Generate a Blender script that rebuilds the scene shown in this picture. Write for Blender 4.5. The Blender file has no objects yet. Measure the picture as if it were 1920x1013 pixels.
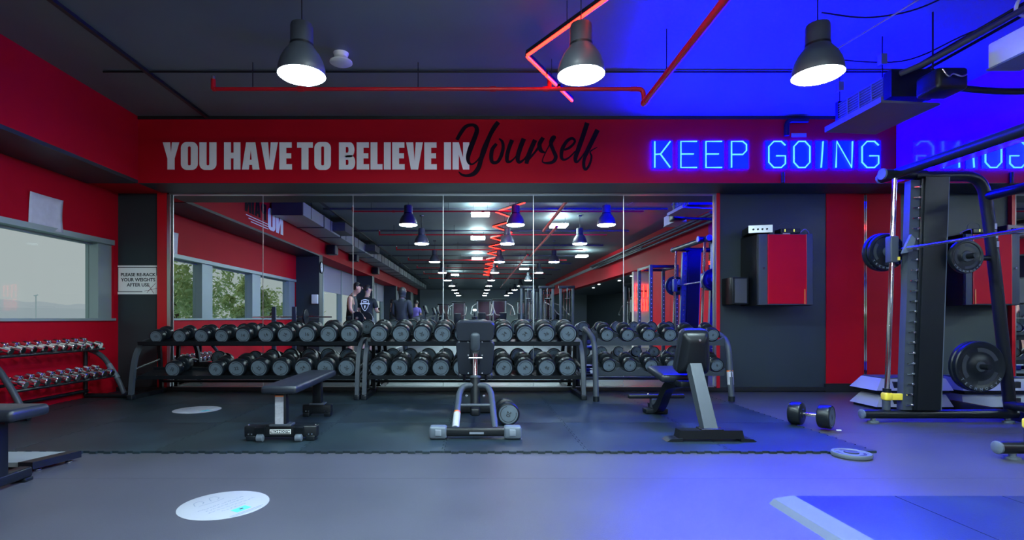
import bpy, bmesh, math, random
from mathutils import Vector, Matrix, Euler
random.seed(7)
PI = math.pi
scene = bpy.context.scene
COL = scene.collection

# ------------------------------------------------------------------ camera, sky, exposure
HC, FPX, VX, VY = 0.95, 1000.0, 890.0, 597.0          # eye height, focal length and vanishing point in the 1920x1013 frame
cam_d = bpy.data.cameras.new('camera'); cam = bpy.data.objects.new('camera', cam_d); COL.objects.link(cam)
cam.location = (0, 0, HC); cam.rotation_euler = (PI/2, 0, 0)
cam_d.sensor_width = 36.0; cam_d.lens = 36.0*FPX/1920.0
cam_d.shift_x = (960-VX)/1920.0; cam_d.shift_y = (VY-506.5)/1920.0
cam_d.clip_start = 0.02; cam_d.clip_end = 400
scene.camera = cam
world = bpy.data.worlds.new('sky'); scene.world = world; world.use_nodes = True
bg = world.node_tree.nodes['Background']; bg.inputs[0].default_value = (0.93, 0.97, 1.0, 1); bg.inputs[1].default_value = 0.50
vs = scene.view_settings
vs.view_transform = 'Standard'; vs.look = 'None'; vs.gamma = 1.0; vs.use_curve_mapping = False; vs.exposure = 0.0
scene.cycles.use_denoising = True
scene.cycles.max_bounces = 9; scene.cycles.diffuse_bounces = 3; scene.cycles.glossy_bounces = 6
scene.cycles.transparent_max_bounces = 10; scene.cycles.caustics_reflective = True
scene.cycles.sample_clamp_indirect = 6.0
LAMP_POWER = 250.0      # radiance of a pendant's diffuser
BLUE_POWER = 400.0      # radiance of the blue sign's backing panels
PANEL_POWER = 85.0      # radiance of the slim panel lights
RED_POWER = 16.0         # radiance of the red tubes

# ------------------------------------------------------------------ materials
def mat(name, col, rough=0.5, metal=0.0, spec=0.5, emit=None, estr=0.0, bump=0.0, bscale=200.0, coat=0.0, vary=0.0, vscale=3.0, speck=None):
    m = bpy.data.materials.new(name); m.use_nodes = True
    nt = m.node_tree; b = nt.nodes['Principled BSDF']
    b.inputs['Base Color'].default_value = (*col, 1); b.inputs['Roughness'].default_value = rough
    b.inputs['Metallic'].default_value = metal; b.inputs['Specular IOR Level'].default_value = spec
    b.inputs['Coat Weight'].default_value = coat; b.inputs['Coat Roughness'].default_value = 0.08
    if emit:
        b.inputs['Emission Color'].default_value = (*emit, 1); b.inputs['Emission Strength'].default_value = estr
    tc = None
    if bump or vary or speck:
        tc = nt.nodes.new('ShaderNodeTexCoord')
    if vary or speck:
        n = nt.nodes.new('ShaderNodeTexNoise'); n.inputs['Scale'].default_value = vscale; n.inputs['Detail'].default_value = 5
        nt.links.new(tc.outputs['Object'], n.inputs['Vector'])
        r = nt.nodes.new('ShaderNodeValToRGB')
        r.color_ramp.elements[0].position = 0.3; r.color_ramp.elements[1].position = 0.72
        r.color_ramp.elements[0].color = (*[c*(1-vary) for c in col], 1); r.color_ramp.elements[1].color = (*[min(1, c*(1+vary)) for c in col], 1)
        nt.links.new(n.outputs['Fac'], r.inputs[0]); out = r.outputs[0]
        if speck:
            v = nt.nodes.new('ShaderNodeTexVoronoi'); v.inputs['Scale'].default_value = speck[1]
            nt.links.new(tc.outputs['Object'], v.inputs['Vector'])
            lt = nt.nodes.new('ShaderNodeMath'); lt.operation = 'LESS_THAN'; lt.inputs[1].default_value = speck[2]
            nt.links.new(v.outputs['Distance'], lt.inputs[0])
            mx = nt.nodes.new('ShaderNodeMix'); mx.data_type = 'RGBA'
            nt.links.new(lt.outputs[0], mx.inputs[0]); nt.links.new(out, mx.inputs[6]); mx.inputs[7].default_value = (*speck[0], 1)
            out = mx.outputs[2]
        nt.links.new(out, b.inputs['Base Color'])
    if bump:
        n2 = nt.nodes.new('ShaderNodeTexNoise'); n2.inputs['Scale'].default_value = bscale; n2.inputs['Detail'].default_value = 3
        nt.links.new(tc.outputs['Object'], n2.inputs['Vector'])
        bp = nt.nodes.new('ShaderNodeBump'); bp.inputs['Strength'].default_value = bump; bp.inputs['Distance'].default_value = 0.004
        nt.links.new(n2.outputs['Fac'], bp.inputs['Height']); nt.links.new(bp.outputs[0], b.inputs['Normal'])
    return m
def glass_mat():
    m = bpy.data.materials.new('window glass'); m.use_nodes = True; nt = m.node_tree; nt.nodes.clear()
    o = nt.nodes.new('ShaderNodeOutputMaterial'); mx = nt.nodes.new('ShaderNodeMixShader')
    t = nt.nodes.new('ShaderNodeBsdfTransparent'); t.inputs[0].default_value = (0.9, 0.95, 0.94, 1)
    g = nt.nodes.new('ShaderNodeBsdfGlossy'); g.inputs['Roughness'].default_value = 0.02
    mx.inputs[0].default_value = 0.008; nt.links.new(t.outputs[0], mx.inputs[1]); nt.links.new(g.outputs[0], mx.inputs[2])
    nt.links.new(mx.outputs[0], o.inputs[0]); return m
M = {}
M['red'] = mat('red wall paint', (0.45, 0.0015, 0.013), 0.6, spec=0.12, vary=0.06, vscale=1.5, bump=0.05, bscale=60)
M['red_gloss'] = mat('red gloss panel with blue light tint', (0.30, 0.006, 0.24), 0.06, spec=0.8, coat=0.6)  # red gloss wall; the blue light falling on it is put into its colour
M['red_metal'] = mat('red enamel', (0.52, 0.006, 0.014), 0.3)
M['dark_wall'] = mat('dark slate wall paint', (0.018, 0.029, 0.035), 0.5, vary=0.1, vscale=1.2, bump=0.05, bscale=80)
M['ceiling'] = mat('dark ceiling paint', (0.12, 0.150, 0.160), 0.5, vary=0.12, vscale=0.8, bump=0.06, bscale=30)
M['floor'] = mat('speckled rubber floor', (0.056, 0.058, 0.074), 0.36, vary=0.15, vscale=1.6, speck=((0.12, 0.13, 0.16), 220.0, 0.2), bump=0.25, bscale=350)
M['tile'] = mat('black rubber tile', (0.012, 0.024, 0.032), 0.40, vary=0.5, vscale=1.6, bump=0.2, bscale=250, speck=((0.026, 0.042, 0.052), 180.0, 0.15))
M['black'] = mat('black skirting', (0.008, 0.009, 0.011), 0.45)
M['mirror'] = mat('silvered mirror', (0.84, 0.88, 0.88), 0.0, metal=1.0)
M['steel'] = mat('brushed aluminium', (0.62, 0.64, 0.66), 0.28, metal=1.0)
M['alu'] = mat('grey window aluminium', (0.30, 0.37, 0.37), 0.45, metal=0.3)
M['chrome'] = mat('chrome', (0.82, 0.84, 0.86), 0.08, metal=1.0)
M['white'] = mat('white paint', (0.72, 0.76, 0.76), 0.5)
M['decal'] = mat('white floor vinyl', (0.30, 0.31, 0.34), 0.5)
M['paper'] = mat('white paper', (0.66, 0.66, 0.74), 0.7, vary=0.08, vscale=12)
M['ink'] = mat('dark ink', (0.02, 0.025, 0.03), 0.6)
M['ink_red'] = mat('dark red ink', (0.16, 0.03, 0.05), 0.6)
M['ink_grey'] = mat('grey ink', (0.19, 0.22, 0.27), 0.6)
M['teal_ink'] = mat('teal ink', (0.06, 0.45, 0.50), 0.6)
M['script'] = mat('black brush paint', (0.008, 0.003, 0.010), 0.6, spec=0.08)
M['letter'] = mat('pale grey vinyl', (0.90, 0.93, 0.91), 0.5)
M['frame'] = mat('satin black steel', (0.006, 0.008, 0.011), 0.36, spec=0.3)
M['frame_grey'] = mat('anthracite steel', (0.040, 0.050, 0.064), 0.48, spec=0.35)
M['rubber'] = mat('black urethane', (0.006, 0.009, 0.013), 0.32, spec=0.32)
M['cap'] = mat('grey urethane cap', (0.088, 0.120, 0.152), 0.5, vary=0.08, vscale=20)
M['vinyl'] = mat('black bench vinyl', (0.012, 0.016, 0.025), 0.36, spec=0.5, bump=0.08, bscale=300)
M['sleeve'] = mat('grey plastic sleeve', (0.095, 0.12, 0.155), 0.5)
M['yellow'] = mat('yellow plastic', (0.78, 0.60, 0.05), 0.45)
M['sticker'] = mat('white sticker', (0.36, 0.37, 0.42), 0.5, vary=0.1, vscale=60)
M['orange'] = mat('orange print', (0.7, 0.16, 0.03), 0.5)
M['step_grey'] = mat('pale grey plastic step', (0.30, 0.31, 0.36), 0.5)
M['lampshade'] = mat('dark grey lamp shade', (0.045, 0.055, 0.07), 0.45)
M['lamp_glow'] = mat('lamp diffuser', (0.9, 0.9, 0.88), 0.5, emit=(0.68, 0.93, 1.0), estr=LAMP_POWER)
M['red_glow'] = mat('red light tube', (0.8, 0.1, 0.05), 0.4, emit=(1.0, 0.012, 0.007), estr=RED_POWER)
M['red_core'] = mat('red light tube core', (0.8, 0.2, 0.1), 0.4, emit=(1.0, 0.16, 0.06), estr=2.2)
M['blue_glow'] = mat('blue lit acrylic', (0.02, 0.02, 0.4), 0.3, emit=(0.0, 0.00005, 1.0), estr=BLUE_POWER)
M['cyan_core'] = mat('blue neon tube', (0.2, 0.5, 0.9), 0.3, emit=(0.10, 0.55, 1.0), estr=1.6)
M['panel_glow'] = mat('panel light diffuser', (0.8, 0.85, 0.85), 0.5, emit=(0.74, 0.96, 1.0), estr=PANEL_POWER)
M['flash'] = mat('flash lamp', (1, 1, 1), 0.3, emit=(0.85, 0.95, 1.0), estr=60.0)
M['duct'] = mat('galvanised duct', (0.30, 0.34, 0.35), 0.5, metal=0.4)
M['duct_dark'] = mat('dark duct', (0.06, 0.065, 0.075), 0.5, metal=0.2)
M['grille'] = mat('grey grille', (0.16, 0.2, 0.24), 0.45, metal=0.3)
M['blue_pan'] = mat('grey drip tray', (0.10, 0.10, 0.13), 0.4)
M['led_yellow'] = mat('yellow indicator', (0.5, 0.5, 0.05), 0.4, emit=(0.8, 0.8, 0.1), estr=1.0)
M['glass'] = glass_mat()
M['blind'] = mat('grey roller blind', (0.34, 0.34, 0.42), 0.8)
M['far_wall'] = mat('far wall with window light tint', (0.22, 0.26, 0.27), 0.6, vary=0.15, vscale=0.4)  # dark wall coloured pale to stand in for its bright window strip
M['leaf'] = mat('green leaves', (0.62, 0.84, 0.36), 0.6, vary=0.5, vscale=1.5)
M['bark'] = mat('bark', (0.12, 0.08, 0.05), 0.9)
M['ground'] = mat('pale ground', (0.42, 0.64, 0.62), 0.9)
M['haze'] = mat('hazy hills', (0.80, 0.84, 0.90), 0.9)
M['skin'] = mat('skin', (0.48, 0.25, 0.16), 0.5)
M['skin2'] = mat('lighter skin', (0.52, 0.32, 0.24), 0.5)
M['hair'] = mat('dark hair', (0.015, 0.012, 0.012), 0.5)
M['cloth_black'] = mat('black cotton', (0.006, 0.012, 0.016), 0.8)
M['cloth_navy'] = mat('navy cotton', (0.006, 0.009, 0.016), 0.8)
M['cloth_purple'] = mat('purple cotton', (0.18, 0.14, 0.55), 0.8)
M['cloth_grey'] = mat('grey cotton', (0.12, 0.13, 0.15), 0.8)
M['shoe'] = mat('dark shoe', (0.05, 0.05, 0.055), 0.6)
M['cream'] = mat('cream partition', (0.60, 0.52, 0.42), 0.6)
M['maroon'] = mat('maroon upholstery', (0.045, 0.010, 0.026), 0.5)
M['screen'] = mat('black screen glass', (0.006, 0.006, 0.008), 0.1)

# ------------------------------------------------------------------ mesh helpers
def W(px, py, y):
    return Vector(((px-VX)*y/FPX, y, HC+(VY-py)*y/FPX))
def catmull(pts, n=6):
    P = [Vector(p) for p in pts]; out = []
    for i in range(len(P)-1):
        p0 = P[max(i-1, 0)]; p1 = P[i]; p2 = P[i+1]; p3 = P[min(i+2, len(P)-1)]
        for k in range(n):
            t = k/n
            out.append(0.5*((2*p1)+(p2-p0)*t+(2*p0-5*p1+4*p2-p3)*t*t+(3*p1-p0-3*p2+p3)*t**3))
    out.append(P[-1]); return out
def fillet(pts, r, n=6):
    P = [Vector(p) for p in pts]; out = [P[0]]
    for i in range(1, len(P)-1):
        a, b, c = P[i-1], P[i], P[i+1]
        u = (a-b); v = (c-b); d = min(r, u.length*0.49, v.length*0.49)
        u = u.normalized()*d; v = v.normalized()*d
        for k in range(n+1):
            t = k/n; out.append((b+u)*(1-t)**2+b*2*t*(1-t)+(b+v)*t*t)
    out.append(P[-1]); return out
class MB:
    def __init__(s): s.v = []; s.f = []
    def add(s, vs, fs):
        o = len(s.v); s.v += [tuple(x) for x in vs]; s.f += [tuple(i+o for i in f) for f in fs]; return s
    def box(s, c, d, rot=None):
        x, y, z = d[0]/2, d[1]/2, d[2]/2
        vs = [Vector(q) for q in ((-x,-y,-z),(x,-y,-z),(x,y,-z),(-x,y,-z),(-x,-y,z),(x,-y,z),(x,y,z),(-x,y,z))]
        if rot is not None:
            R = Euler(rot).to_matrix(); vs = [R@q for q in vs]
        return s.add([q+Vector(c) for q in vs], [(3,2,1,0),(4,5,6,7),(0,1,5,4),(1,2,6,5),(2,3,7,6),(3,0,4,7)])
    def span(s, a, b):
        return s.box([(a[i]+b[i])/2 for i in range(3)], [abs(b[i]-a[i]) for i in range(3)])
    def tube(s, pts, r, n=12, caps=True, flat=None):
        P = [Vector(p) for p in pts]; rings = []; m = len(P)
        rs = r if isinstance(r, (list, tuple)) else [r]*m
        T = []
        for i in range(m):
            t = (P[min(i+1, m-1)]-P[max(i-1, 0)]); T.append(t.normalized() if t.length > 1e-9 else Vector((0,0,1)))
        up = Vector((0,0,1)) if abs(T[0].z) < 0.9 else Vector((1,0,0))
        nrm = (up-T[0]*up.dot(T[0])).normalized()
        vs = []
        for i in range(m):
            nrm = nrm-T[i]*nrm.dot(T[i])
            nrm = nrm.normalized() if nrm.length > 1e-6 else T[i].orthogonal().normalized()
            bn = T[i].cross(nrm)
            for k in range(n):
                a = 2*PI*k/n+(PI/n if n == 4 else 0)
                kx, ky = (1, 1) if not flat else flat
                vs.append(P[i]+(nrm*math.cos(a)*kx+bn*math.sin(a)*ky)*rs[i])
        fs = [(i*n+k, i*n+(k+1) % n, (i+1)*n+(k+1) % n, (i+1)*n+k) for i in range(m-1) for k in range(n)]
        if caps: fs += [tuple(reversed(range(n))), tuple(range((m-1)*n, m*n))]
        return s.add(vs, fs)
    def lathe(s, prof, c=(0,0,0), axis='Z', n=28):
        vs = []; m = len(prof); C = Vector(c)
        for (r, h) in prof:
            for k in range(n):
                a = 2*PI*k/n; x, y = r*math.cos(a), r*math.sin(a)
                q = {'Z': (x, y, h), 'Y': (x, h, y), 'X': (h, x, y)}[axis]
                vs.append(C+Vector(q))
        fs = [(i*n+k, i*n+(k+1) % n, (i+1)*n+(k+1) % n, (i+1)*n+k) for i in range(m-1) for k in range(n)]
        fs += [tuple(reversed(range(n))), tuple(range((m-1)*n, m*n))]
        return s.add(vs, fs)
    def cyl(s, a, b, r, n=16):
        return s.tube([a, b], r, n)
    def prism(s, poly, f0, f1):
        n = len(poly); vs = [f0(*p) for p in poly]+[f1(*p) for p in poly]
        fs = [tuple(range(n)), tuple(reversed(range(n, 2*n)))]+[(i, i+n, (i+1) % n+n, (i+1) % n) for i in range(n)]
        return s.add(vs, fs)
    def rbox(s, c, d, r=0.02, rot=None, seg=3):
        bm = bmesh.new(); bmesh.ops.create_cube(bm, size=1.0)
        for v in bm.verts: v.co = Vector((v.co.x*d[0], v.co.y*d[1], v.co.z*d[2]))
        bmesh.ops.bevel(bm, geom=bm.edges[:], offset=min(r, min(d)*0.49), segments=seg, profile=0.5, affect='EDGES')
        R = Euler(rot).to_matrix() if rot is not None else Matrix.Identity(3)
        bm.verts.index_update()
        vs = [R@v.co+Vector(c) for v in bm.verts]; fs = [tuple(v.index for v in f.verts) for f in bm.faces]; bm.free()
        return s.add(vs, fs)
    def mesh(s, name, m, smooth=True):
        me = bpy.data.meshes.new(name); me.from_pydata(s.v, [], s.f); me.materials.append(M[m] if isinstance(m, str) else m)
        bm = bmesh.new(); bm.from_mesh(me); bmesh.ops.recalc_face_normals(bm, faces=bm.faces[:]); bm.to_mesh(me); bm.free()
        if smooth:
            me.shade_smooth(); me.set_sharp_from_angle(angle=math.radians(38))
        return me
    def build(s, name, m, parent=None, smooth=True, loc=None, rot=None):
        return link(name, s.mesh(name, m, smooth), parent, loc, rot)
def link(name, me, parent=None, loc=None, rot=None):
    o = bpy.data.objects.new(name, me); COL.objects.link(o)
    if parent: o.parent = parent
    if loc is not None: o.location = loc
    if rot is not None: o.rotation_euler = rot
    return o
def empty(name, loc=(0,0,0), rz=0.0):
    o = bpy.data.objects.new(name, None); COL.objects.link(o); o.location = loc; o.rotation_euler = (0, 0, rz); o.empty_display_size = 0.1; return o
def tag(o, label, cat, group=None, kind=None):
    o['label'] = label; o['category'] = cat
    if group: o['group'] = group
    if kind: o['kind'] = kind
    return o
def struct(o, label=None):
    o['kind'] = 'structure'
    if label: o['label'] = label
    return o
def copy_tree(o, parent=None):
    c = o.copy(); COL.objects.link(c); c.parent = parent
    for ch in o.children: copy_tree(ch, c)
    return c
ORD = ['first', 'second', 'third', 'fourth', 'fifth', 'sixth', 'seventh', 'eighth', 'ninth', 'tenth', 'eleventh', 'twelfth', 'thirteenth', 'fourteenth']

# lettering ---------------------------------------------------------------
_tx = {}
def text_mesh(txt, size, m, extrude=0.0, offset=0.0, align='CENTER'):
    key = (txt, size, m, extrude, offset, align)
    if key in _tx: return _tx[key]
    cu = bpy.data.curves.new('lettering', 'FONT'); cu.body = txt; cu.size = size; cu.align_x = align; cu.align_y = 'CENTER'
    cu.extrude = extrude; cu.offset = offset; cu.resolution_u = 3
    o = bpy.data.objects.new('lettering', cu); COL.objects.link(o)
    bpy.context.view_layer.update()
    dg = bpy.context.evaluated_depsgraph_get()
    me = bpy.data.meshes.new_from_object(o.evaluated_get(dg)); me.name = 'lettering'
    me.materials.clear(); me.materials.append(M[m])
    bpy.data.objects.remove(o); bpy.data.curves.remove(cu)
    _tx[key] = me; return me
# heavy condensed capitals, as polygons on a unit-high cell
def arc(cx, cy, rx, ry, a0, a1, n=7):
    return [(cx+rx*math.cos(math.radians(a0+(a1-a0)*k/n)), cy+ry*math.sin(math.radians(a0+(a1-a0)*k/n))) for k in range(n+1)]
def ring_quads(outer, inner, closed=True):
    n = len(outer); R = []
    for i in range(n if closed else n-1):
        j = (i+1) % n; R.append([outer[i], outer[j], inner[j], inner[i]])
    return R
def glyph(ch):
    S = 0.27
    if ch == 'I': return S, [[(0,0),(S,0),(S,1),(0,1)]]
    if ch == 'L': return .47, [[(0,0),(S,0),(S,1),(0,1)], [(S,0),(.47,0),(.47,.2),(S,.2)]]
    if ch == 'T': return .60, [[(0,.8),(.6,.8),(.6,1),(0,1)], [(.165,0),(.435,0),(.435,.8),(.165,.8)]]
    if ch == 'E': return .49, [[(0,0),(S,0),(S,1),(0,1)], [(S,0),(.49,0),(.49,.2),(S,.2)], [(S,.41),(.46,.41),(.46,.6),(S,.6)], [(S,.8),(.48,.8),(.48,1),(S,1)]]
    if ch == 'H': return .64, [[(0,0),(S,0),(S,1),(0,1)], [(.37,0),(.64,0),(.64,1),(.37,1)], [(S,.41),(.37,.41),(.37,.62),(S,.62)]]
    if ch == 'N': return .64, [[(0,0),(.24,0),(.24,1),(0,1)], [(.40,0),(.64,0),(.64,1),(.40,1)], [(.24,1),(.24,.55),(.40,0),(.40,.45)]]
    if ch == 'V': return .66, [[(0,1),(.19,0),(.33,0),(.33,.32),(.28,1)], [(.66,1),(.47,0),(.33,0),(.33,.32),(.38,1)]]
    if ch == 'A': return .68, [[(0,0),(.27,0),(.34,.72),(.34,1),(.16,1)], [(.68,0),(.41,0),(.34,.72),(.34,1),(.52,1)], [(.285,.17),(.395,.17),(.375,.36),(.305,.36)]]
    if ch == 'Y': return .62, [[(0,1),(.28,1),(.31,.62),(.31,.40),(.175,.40)], [(.62,1),(.34,1),(.31,.62),(.31,.40),(.445,.40)], [(.175,0),(.445,0),(.445,.40),(.175,.40)]]
    if ch == 'O':
        o = arc(.41,.79,.22,.225,0,90)+arc(.22,.79,.22,.225,90,180)+arc(.22,.21,.22,.225,180,270)+arc(.41,.21,.22,.225,270,360)
        i = arc(.325,.80,.045,.05,0,90)+arc(.305,.80,.045,.05,90,180)+arc(.305,.20,.045,.05,180,270)+arc(.325,.20,.045,.05,270,360)
        return .63, ring_quads(o, i)
    if ch == 'U':
        o = [(0,1)]+arc(.22,.21,.22,.225,180,270)+arc(.42,.21,.22,.225,270,360)+[(.64,1)]
        i = [(.27,1)]+arc(.315,.20,.045,.05,180,270)+arc(.325,.20,.045,.05,270,360)+[(.37,1)]
        return .64, ring_quads(o, i, False)
    if ch in 'BP':
        def bowl(y0, y1, w):
            h = (y1-y0)/2; o = [(S-.01, y1)]+arc(w-.17, (y0+y1)/2, .17, h, 90, -90, 10)+[(S-.01, y0)]
            i = [(S-.01, y1-.17)]+arc(.345, (y0+y1)/2, .03, h-.17, 90, -90, 10)+[(S-.01, y0+.17)]
            return ring_quads(o, i, False)
        P = [[(0,0),(S,0),(S,1),(0,1)]]
        return (.62, P+bowl(.36, 1, .62)) if ch == 'P' else (.64, P+bowl(.45, 1, .61)+bowl(0, .53, .64))
    return .25, []
def word_polys(word, gap=0.055):
    x = 0; L = []
    for ch in word:
        w, P = glyph(ch); L.append([[(x+a, b) for a, b in q] for q in P]); x += w+gap
    return x-gap, L
def flat_glyph(polys, fn, name, m, parent):
    b = MB()
    for q in polys: b.add([fn(*p) for p in q], [tuple(range(len(q)))])
    return b.build(name, m, parent, smooth=False)
def ribbon(pts, fn, b):
    """brush stroke: pts = (x, y, width)"""
    C = catmull([(p[0], p[1], p[2]) for p in pts], 6); n = len(C); L = []; R = []
    for i in range(n):
        t = Vector((C[min(i+1, n-1)].x-C[max(i-1, 0)].x, C[min(i+1, n-1)].y-C[max(i-1, 0)].y)).normalized()
        nx, ny, w = -t.y, t.x, C[i].z/2
        L.append((C[i].x+nx*w, C[i].y+ny*w)); R.append((C[i].x-nx*w, C[i].y-ny*w))
    vs = [fn(*p) for p in L]+[fn(*p) for p in R]
    b.add(vs, [(i, i+1, n+i+1, n+i) for i in range(n-1)])
# ------------------------------------------------------------------ the room
DW, DM, DB = 6.88, 6.865, 6.34            # back wall face, mirror face, bulkhead face
XL, XS, XR = -4.60, -4.0, 5.02            # window wall, left soffit face, right wall
CZ, BZ = 3.35, 2.56                       # ceiling, underside of the bulkheads
YF = -31.0                                # far end of the hall
TZ = 0.016                                # top of the interlocking tiles

fl = struct(MB().span((-4.9, YF-0.2, -0.15), (9.6, DW+0.2, -0.006)).build('floor', 'black'), 'black rubber gym floor with grey speckles')
yb = [YF, -25, -19.4] + [3.16-1.25*k for k in range(17, -4, -1)]
yb = sorted(set([round(v, 3) for v in yb if v < 6.8]+[6.88]))
for a, b in zip(yb[:-1], yb[1:]):
    MB().span((-4.6, a+0.001, -0.006), (9.4, b-0.001, 0.0)).build('rubber_sheet', 'floor', fl, smooth=False)
# interlocking rubber tiles in front of the mirror
TW, TD = 1.015, 1.03
def pat(s, L):
    w = L/20.0; k = int(s/w); return 0.018 if (k % 2 == 1 and 0 < k < 19) else 0.0
def tile_mesh(w, d, name):
    g = 0.0016; P = []
    def edge(L):
        q = []; step = L/20.0
        for k in range(20):
            o = 0.018 if (k % 2 == 1 and 0 < k < 19) else 0.0
            q += [(k*step+0.001, o), ((k+1)*step-0.001, o)]
        return q
    ex, ey = edge(w), edge(d)
    P += [(min(max(s, g), w-g), -o+g) for s, o in ex]
    P += [(w-o-g, min(max(s, g), d-g)) for s, o in ey]
    P += [(min(max(s, g), w-g), d-o-g) for s, o in reversed(ex)]
    P += [(-o+g, min(max(s, g), d-g)) for s, o in reversed(ey)]
    m = MB(); n = len(P)
    m.prism(P, lambda x, y: (x, y, 0), lambda x, y: (x, y, TZ))
    return m.mesh(name, 'tile', smooth=False)
tm = tile_mesh(TW, TD, 'rubber_tile'); tn = tile_mesh(0.30, TD, 'rubber_tile')
for j in range(3):
    for i in range(7):
        link('rubber_tile', tm, fl, (0.8+(i-5)*TW, 3.75+j*TD, 0.0))
    link('rubber_tile', tn, fl, (-4.58, 3.75+j*TD, 0.0))

struct(MB().span((-4.9, YF-0.2, CZ), (9.6, DW+0.2, CZ+0.15)).build('ceiling', 'ceiling'), 'dark painted ceiling slab')
# back wall: dark paint, a red panel at the right end, mirror in the middle
wb = struct(MB().span((-4.9, DW, 0), (5.3, DW+0.2, CZ)).build('wall_back', 'dark_wall'), 'dark slate back wall behind the racks')
MB().span((4.53, DW-0.012, 0.11), (XR-0.002, DW, BZ)).build('red_panel', 'red', wb)
bk = struct(MB().span((-4.9, DB, BZ), (XR+0.2, DW, CZ)).build('wall_back_bulkhead', 'red'), 'red bulkhead above the mirror carrying lettering')
MB().span((XS, DB-0.012, CZ-0.035), (XR, DB, CZ)).build('shadow_gap', 'black', bk)
MB().span((XS, DB+0.004, BZ-0.006), (XR, DW-0.02, BZ)).build('underside', 'dark_wall', bk)
# mirror of six panels in a red and metal frame
MX0, MX1, MZ0, MZ1 = -3.885, 3.075, 0.075, 2.535
mir = tag(empty('wall_mirror', (0, DW, 0)), 'wide wall mirror of six tall panels behind the dumbbell racks', 'mirror')
mir.location = (0, DM, 0)
pw = (MX1-MX0)/6
for k in range(6):
    x0 = MX0+k*pw
    MB().span((x0+0.002, 0, MZ0), (x0+pw-0.002, 0.012, MZ1)).build('mirror_panel', 'mirror', mir, smooth=False)
    if k: MB().span((x0-0.004, -0.003, MZ0), (x0+0.004, 0.002, MZ1)).build('joint_strip', 'steel', mir)
MB().span((MX0-0.03, -0.035, MZ1), (MX1+0.03, 0.012, MZ1+0.02)).build('top_rail', 'steel', mir)
MB().span((MX0, -0.016, MZ0-0.012), (MX1, 0.012, MZ0)).build('bottom_rail', 'steel', mir)
MB().span((MX0-0.05, -0.045, 0.075), (MX0-0.012, 0.012, MZ1)).build('edge_strip', 'steel', mir)
MB().span((MX1, -0.03, 0.075), (MX1+0.022, 0.012, MZ1)).build('edge_strip', 'steel', mir)
struct(MB().span((-4.06, DM-0.045, 0.066), (-3.94, DW, BZ)).build('trim_1', 'red_metal'), 'red upright trim at the left end of the mirror')
struct(MB().span((MX1+0.022, DM-0.04, 0.06), (MX1+0.065, DW, BZ)).build('trim_2', 'red_metal'), 'red upright trim at the right end of the mirror')
struct(MB().span((XR-0.03, DW-0.045, 0.1), (XR-0.004, DW-0.012, BZ-0.03)).build('trim_3', 'chrome'), 'bright metal strip in the right corner')
struct(MB().span((XL, DM-0.022, TZ+0.001), (4.5, DM-0.002, 0.064)).build('baseboard_back', 'black'), 'black skirting under the mirror')
struct(MB().span((4.5, DW-0.04, 0.001), (XR-0.02, DW-0.0125, 0.11)).build('baseboard_right', 'black'), 'black skirting under the red panel')

# left wall with its long window
WY = [(4.67, 6.56), (2.62, 4.31), (0.43, 2.2)]; WZ0, WZ1 = 0.92, 1.94
wl = MB(); T = -4.85
wl.span((T, -0.3, 0), (XL, DW, WZ0)); wl.span((T, -0.3, WZ1), (XL, DW, CZ)); wl.span((T, 6.80, WZ0), (XL, DW, WZ1)); wl.span((T, -0.3, WZ0), (XL, 0.0, WZ1))
wl = struct(wl.build('wall_left', 'red', smooth=False), 'red wall below and above the long window')
sf = struct(MB().span((XL, 0.0, BZ), (XS, DB, CZ)).build('wall_left_bulkhead', 'red'), 'red bulkhead above the window')
MB().span((XL, 0.02, BZ-0.008), (XS+0.003, DB-0.01, BZ+0.03)).build('underside', 'dark_wall', sf)
w1 = struct(empty('window_1', (XL, 3.4, WZ0)), 'long aluminium window in the red left wall')
def wpart(name, a, b, m):
    o = MB().span(a, b).build(name, m, w1); o.location = (-XL, -3.4, -WZ0); return o
wpart('window_head', (T+0.02, 0, WZ1-0.06), (XL+0.012, 6.80, WZ1), 'alu'); wpart('window_sill', (T+0.02, 0, WZ0), (XL+0.03, 6.80, WZ0+0.03), 'alu')
for a, b in ((6.56, 6.80), (4.31, 4.67), (2.2, 2.62), (0.0, 0.43)):
    wpart('mullion', (T+0.06, a, WZ0+0.03), (XL-0.03, b, WZ1-0.06), 'alu')
for a, b in WY:
    wpart('pane', (T+0.10, a, WZ0+0.03), (T+0.108, b, WZ1-0.06), 'glass')
    wpart('pane_bead', (T+0.09, a, WZ1-0.085), (T+0.13, b, WZ1-0.06), 'alu')
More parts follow.
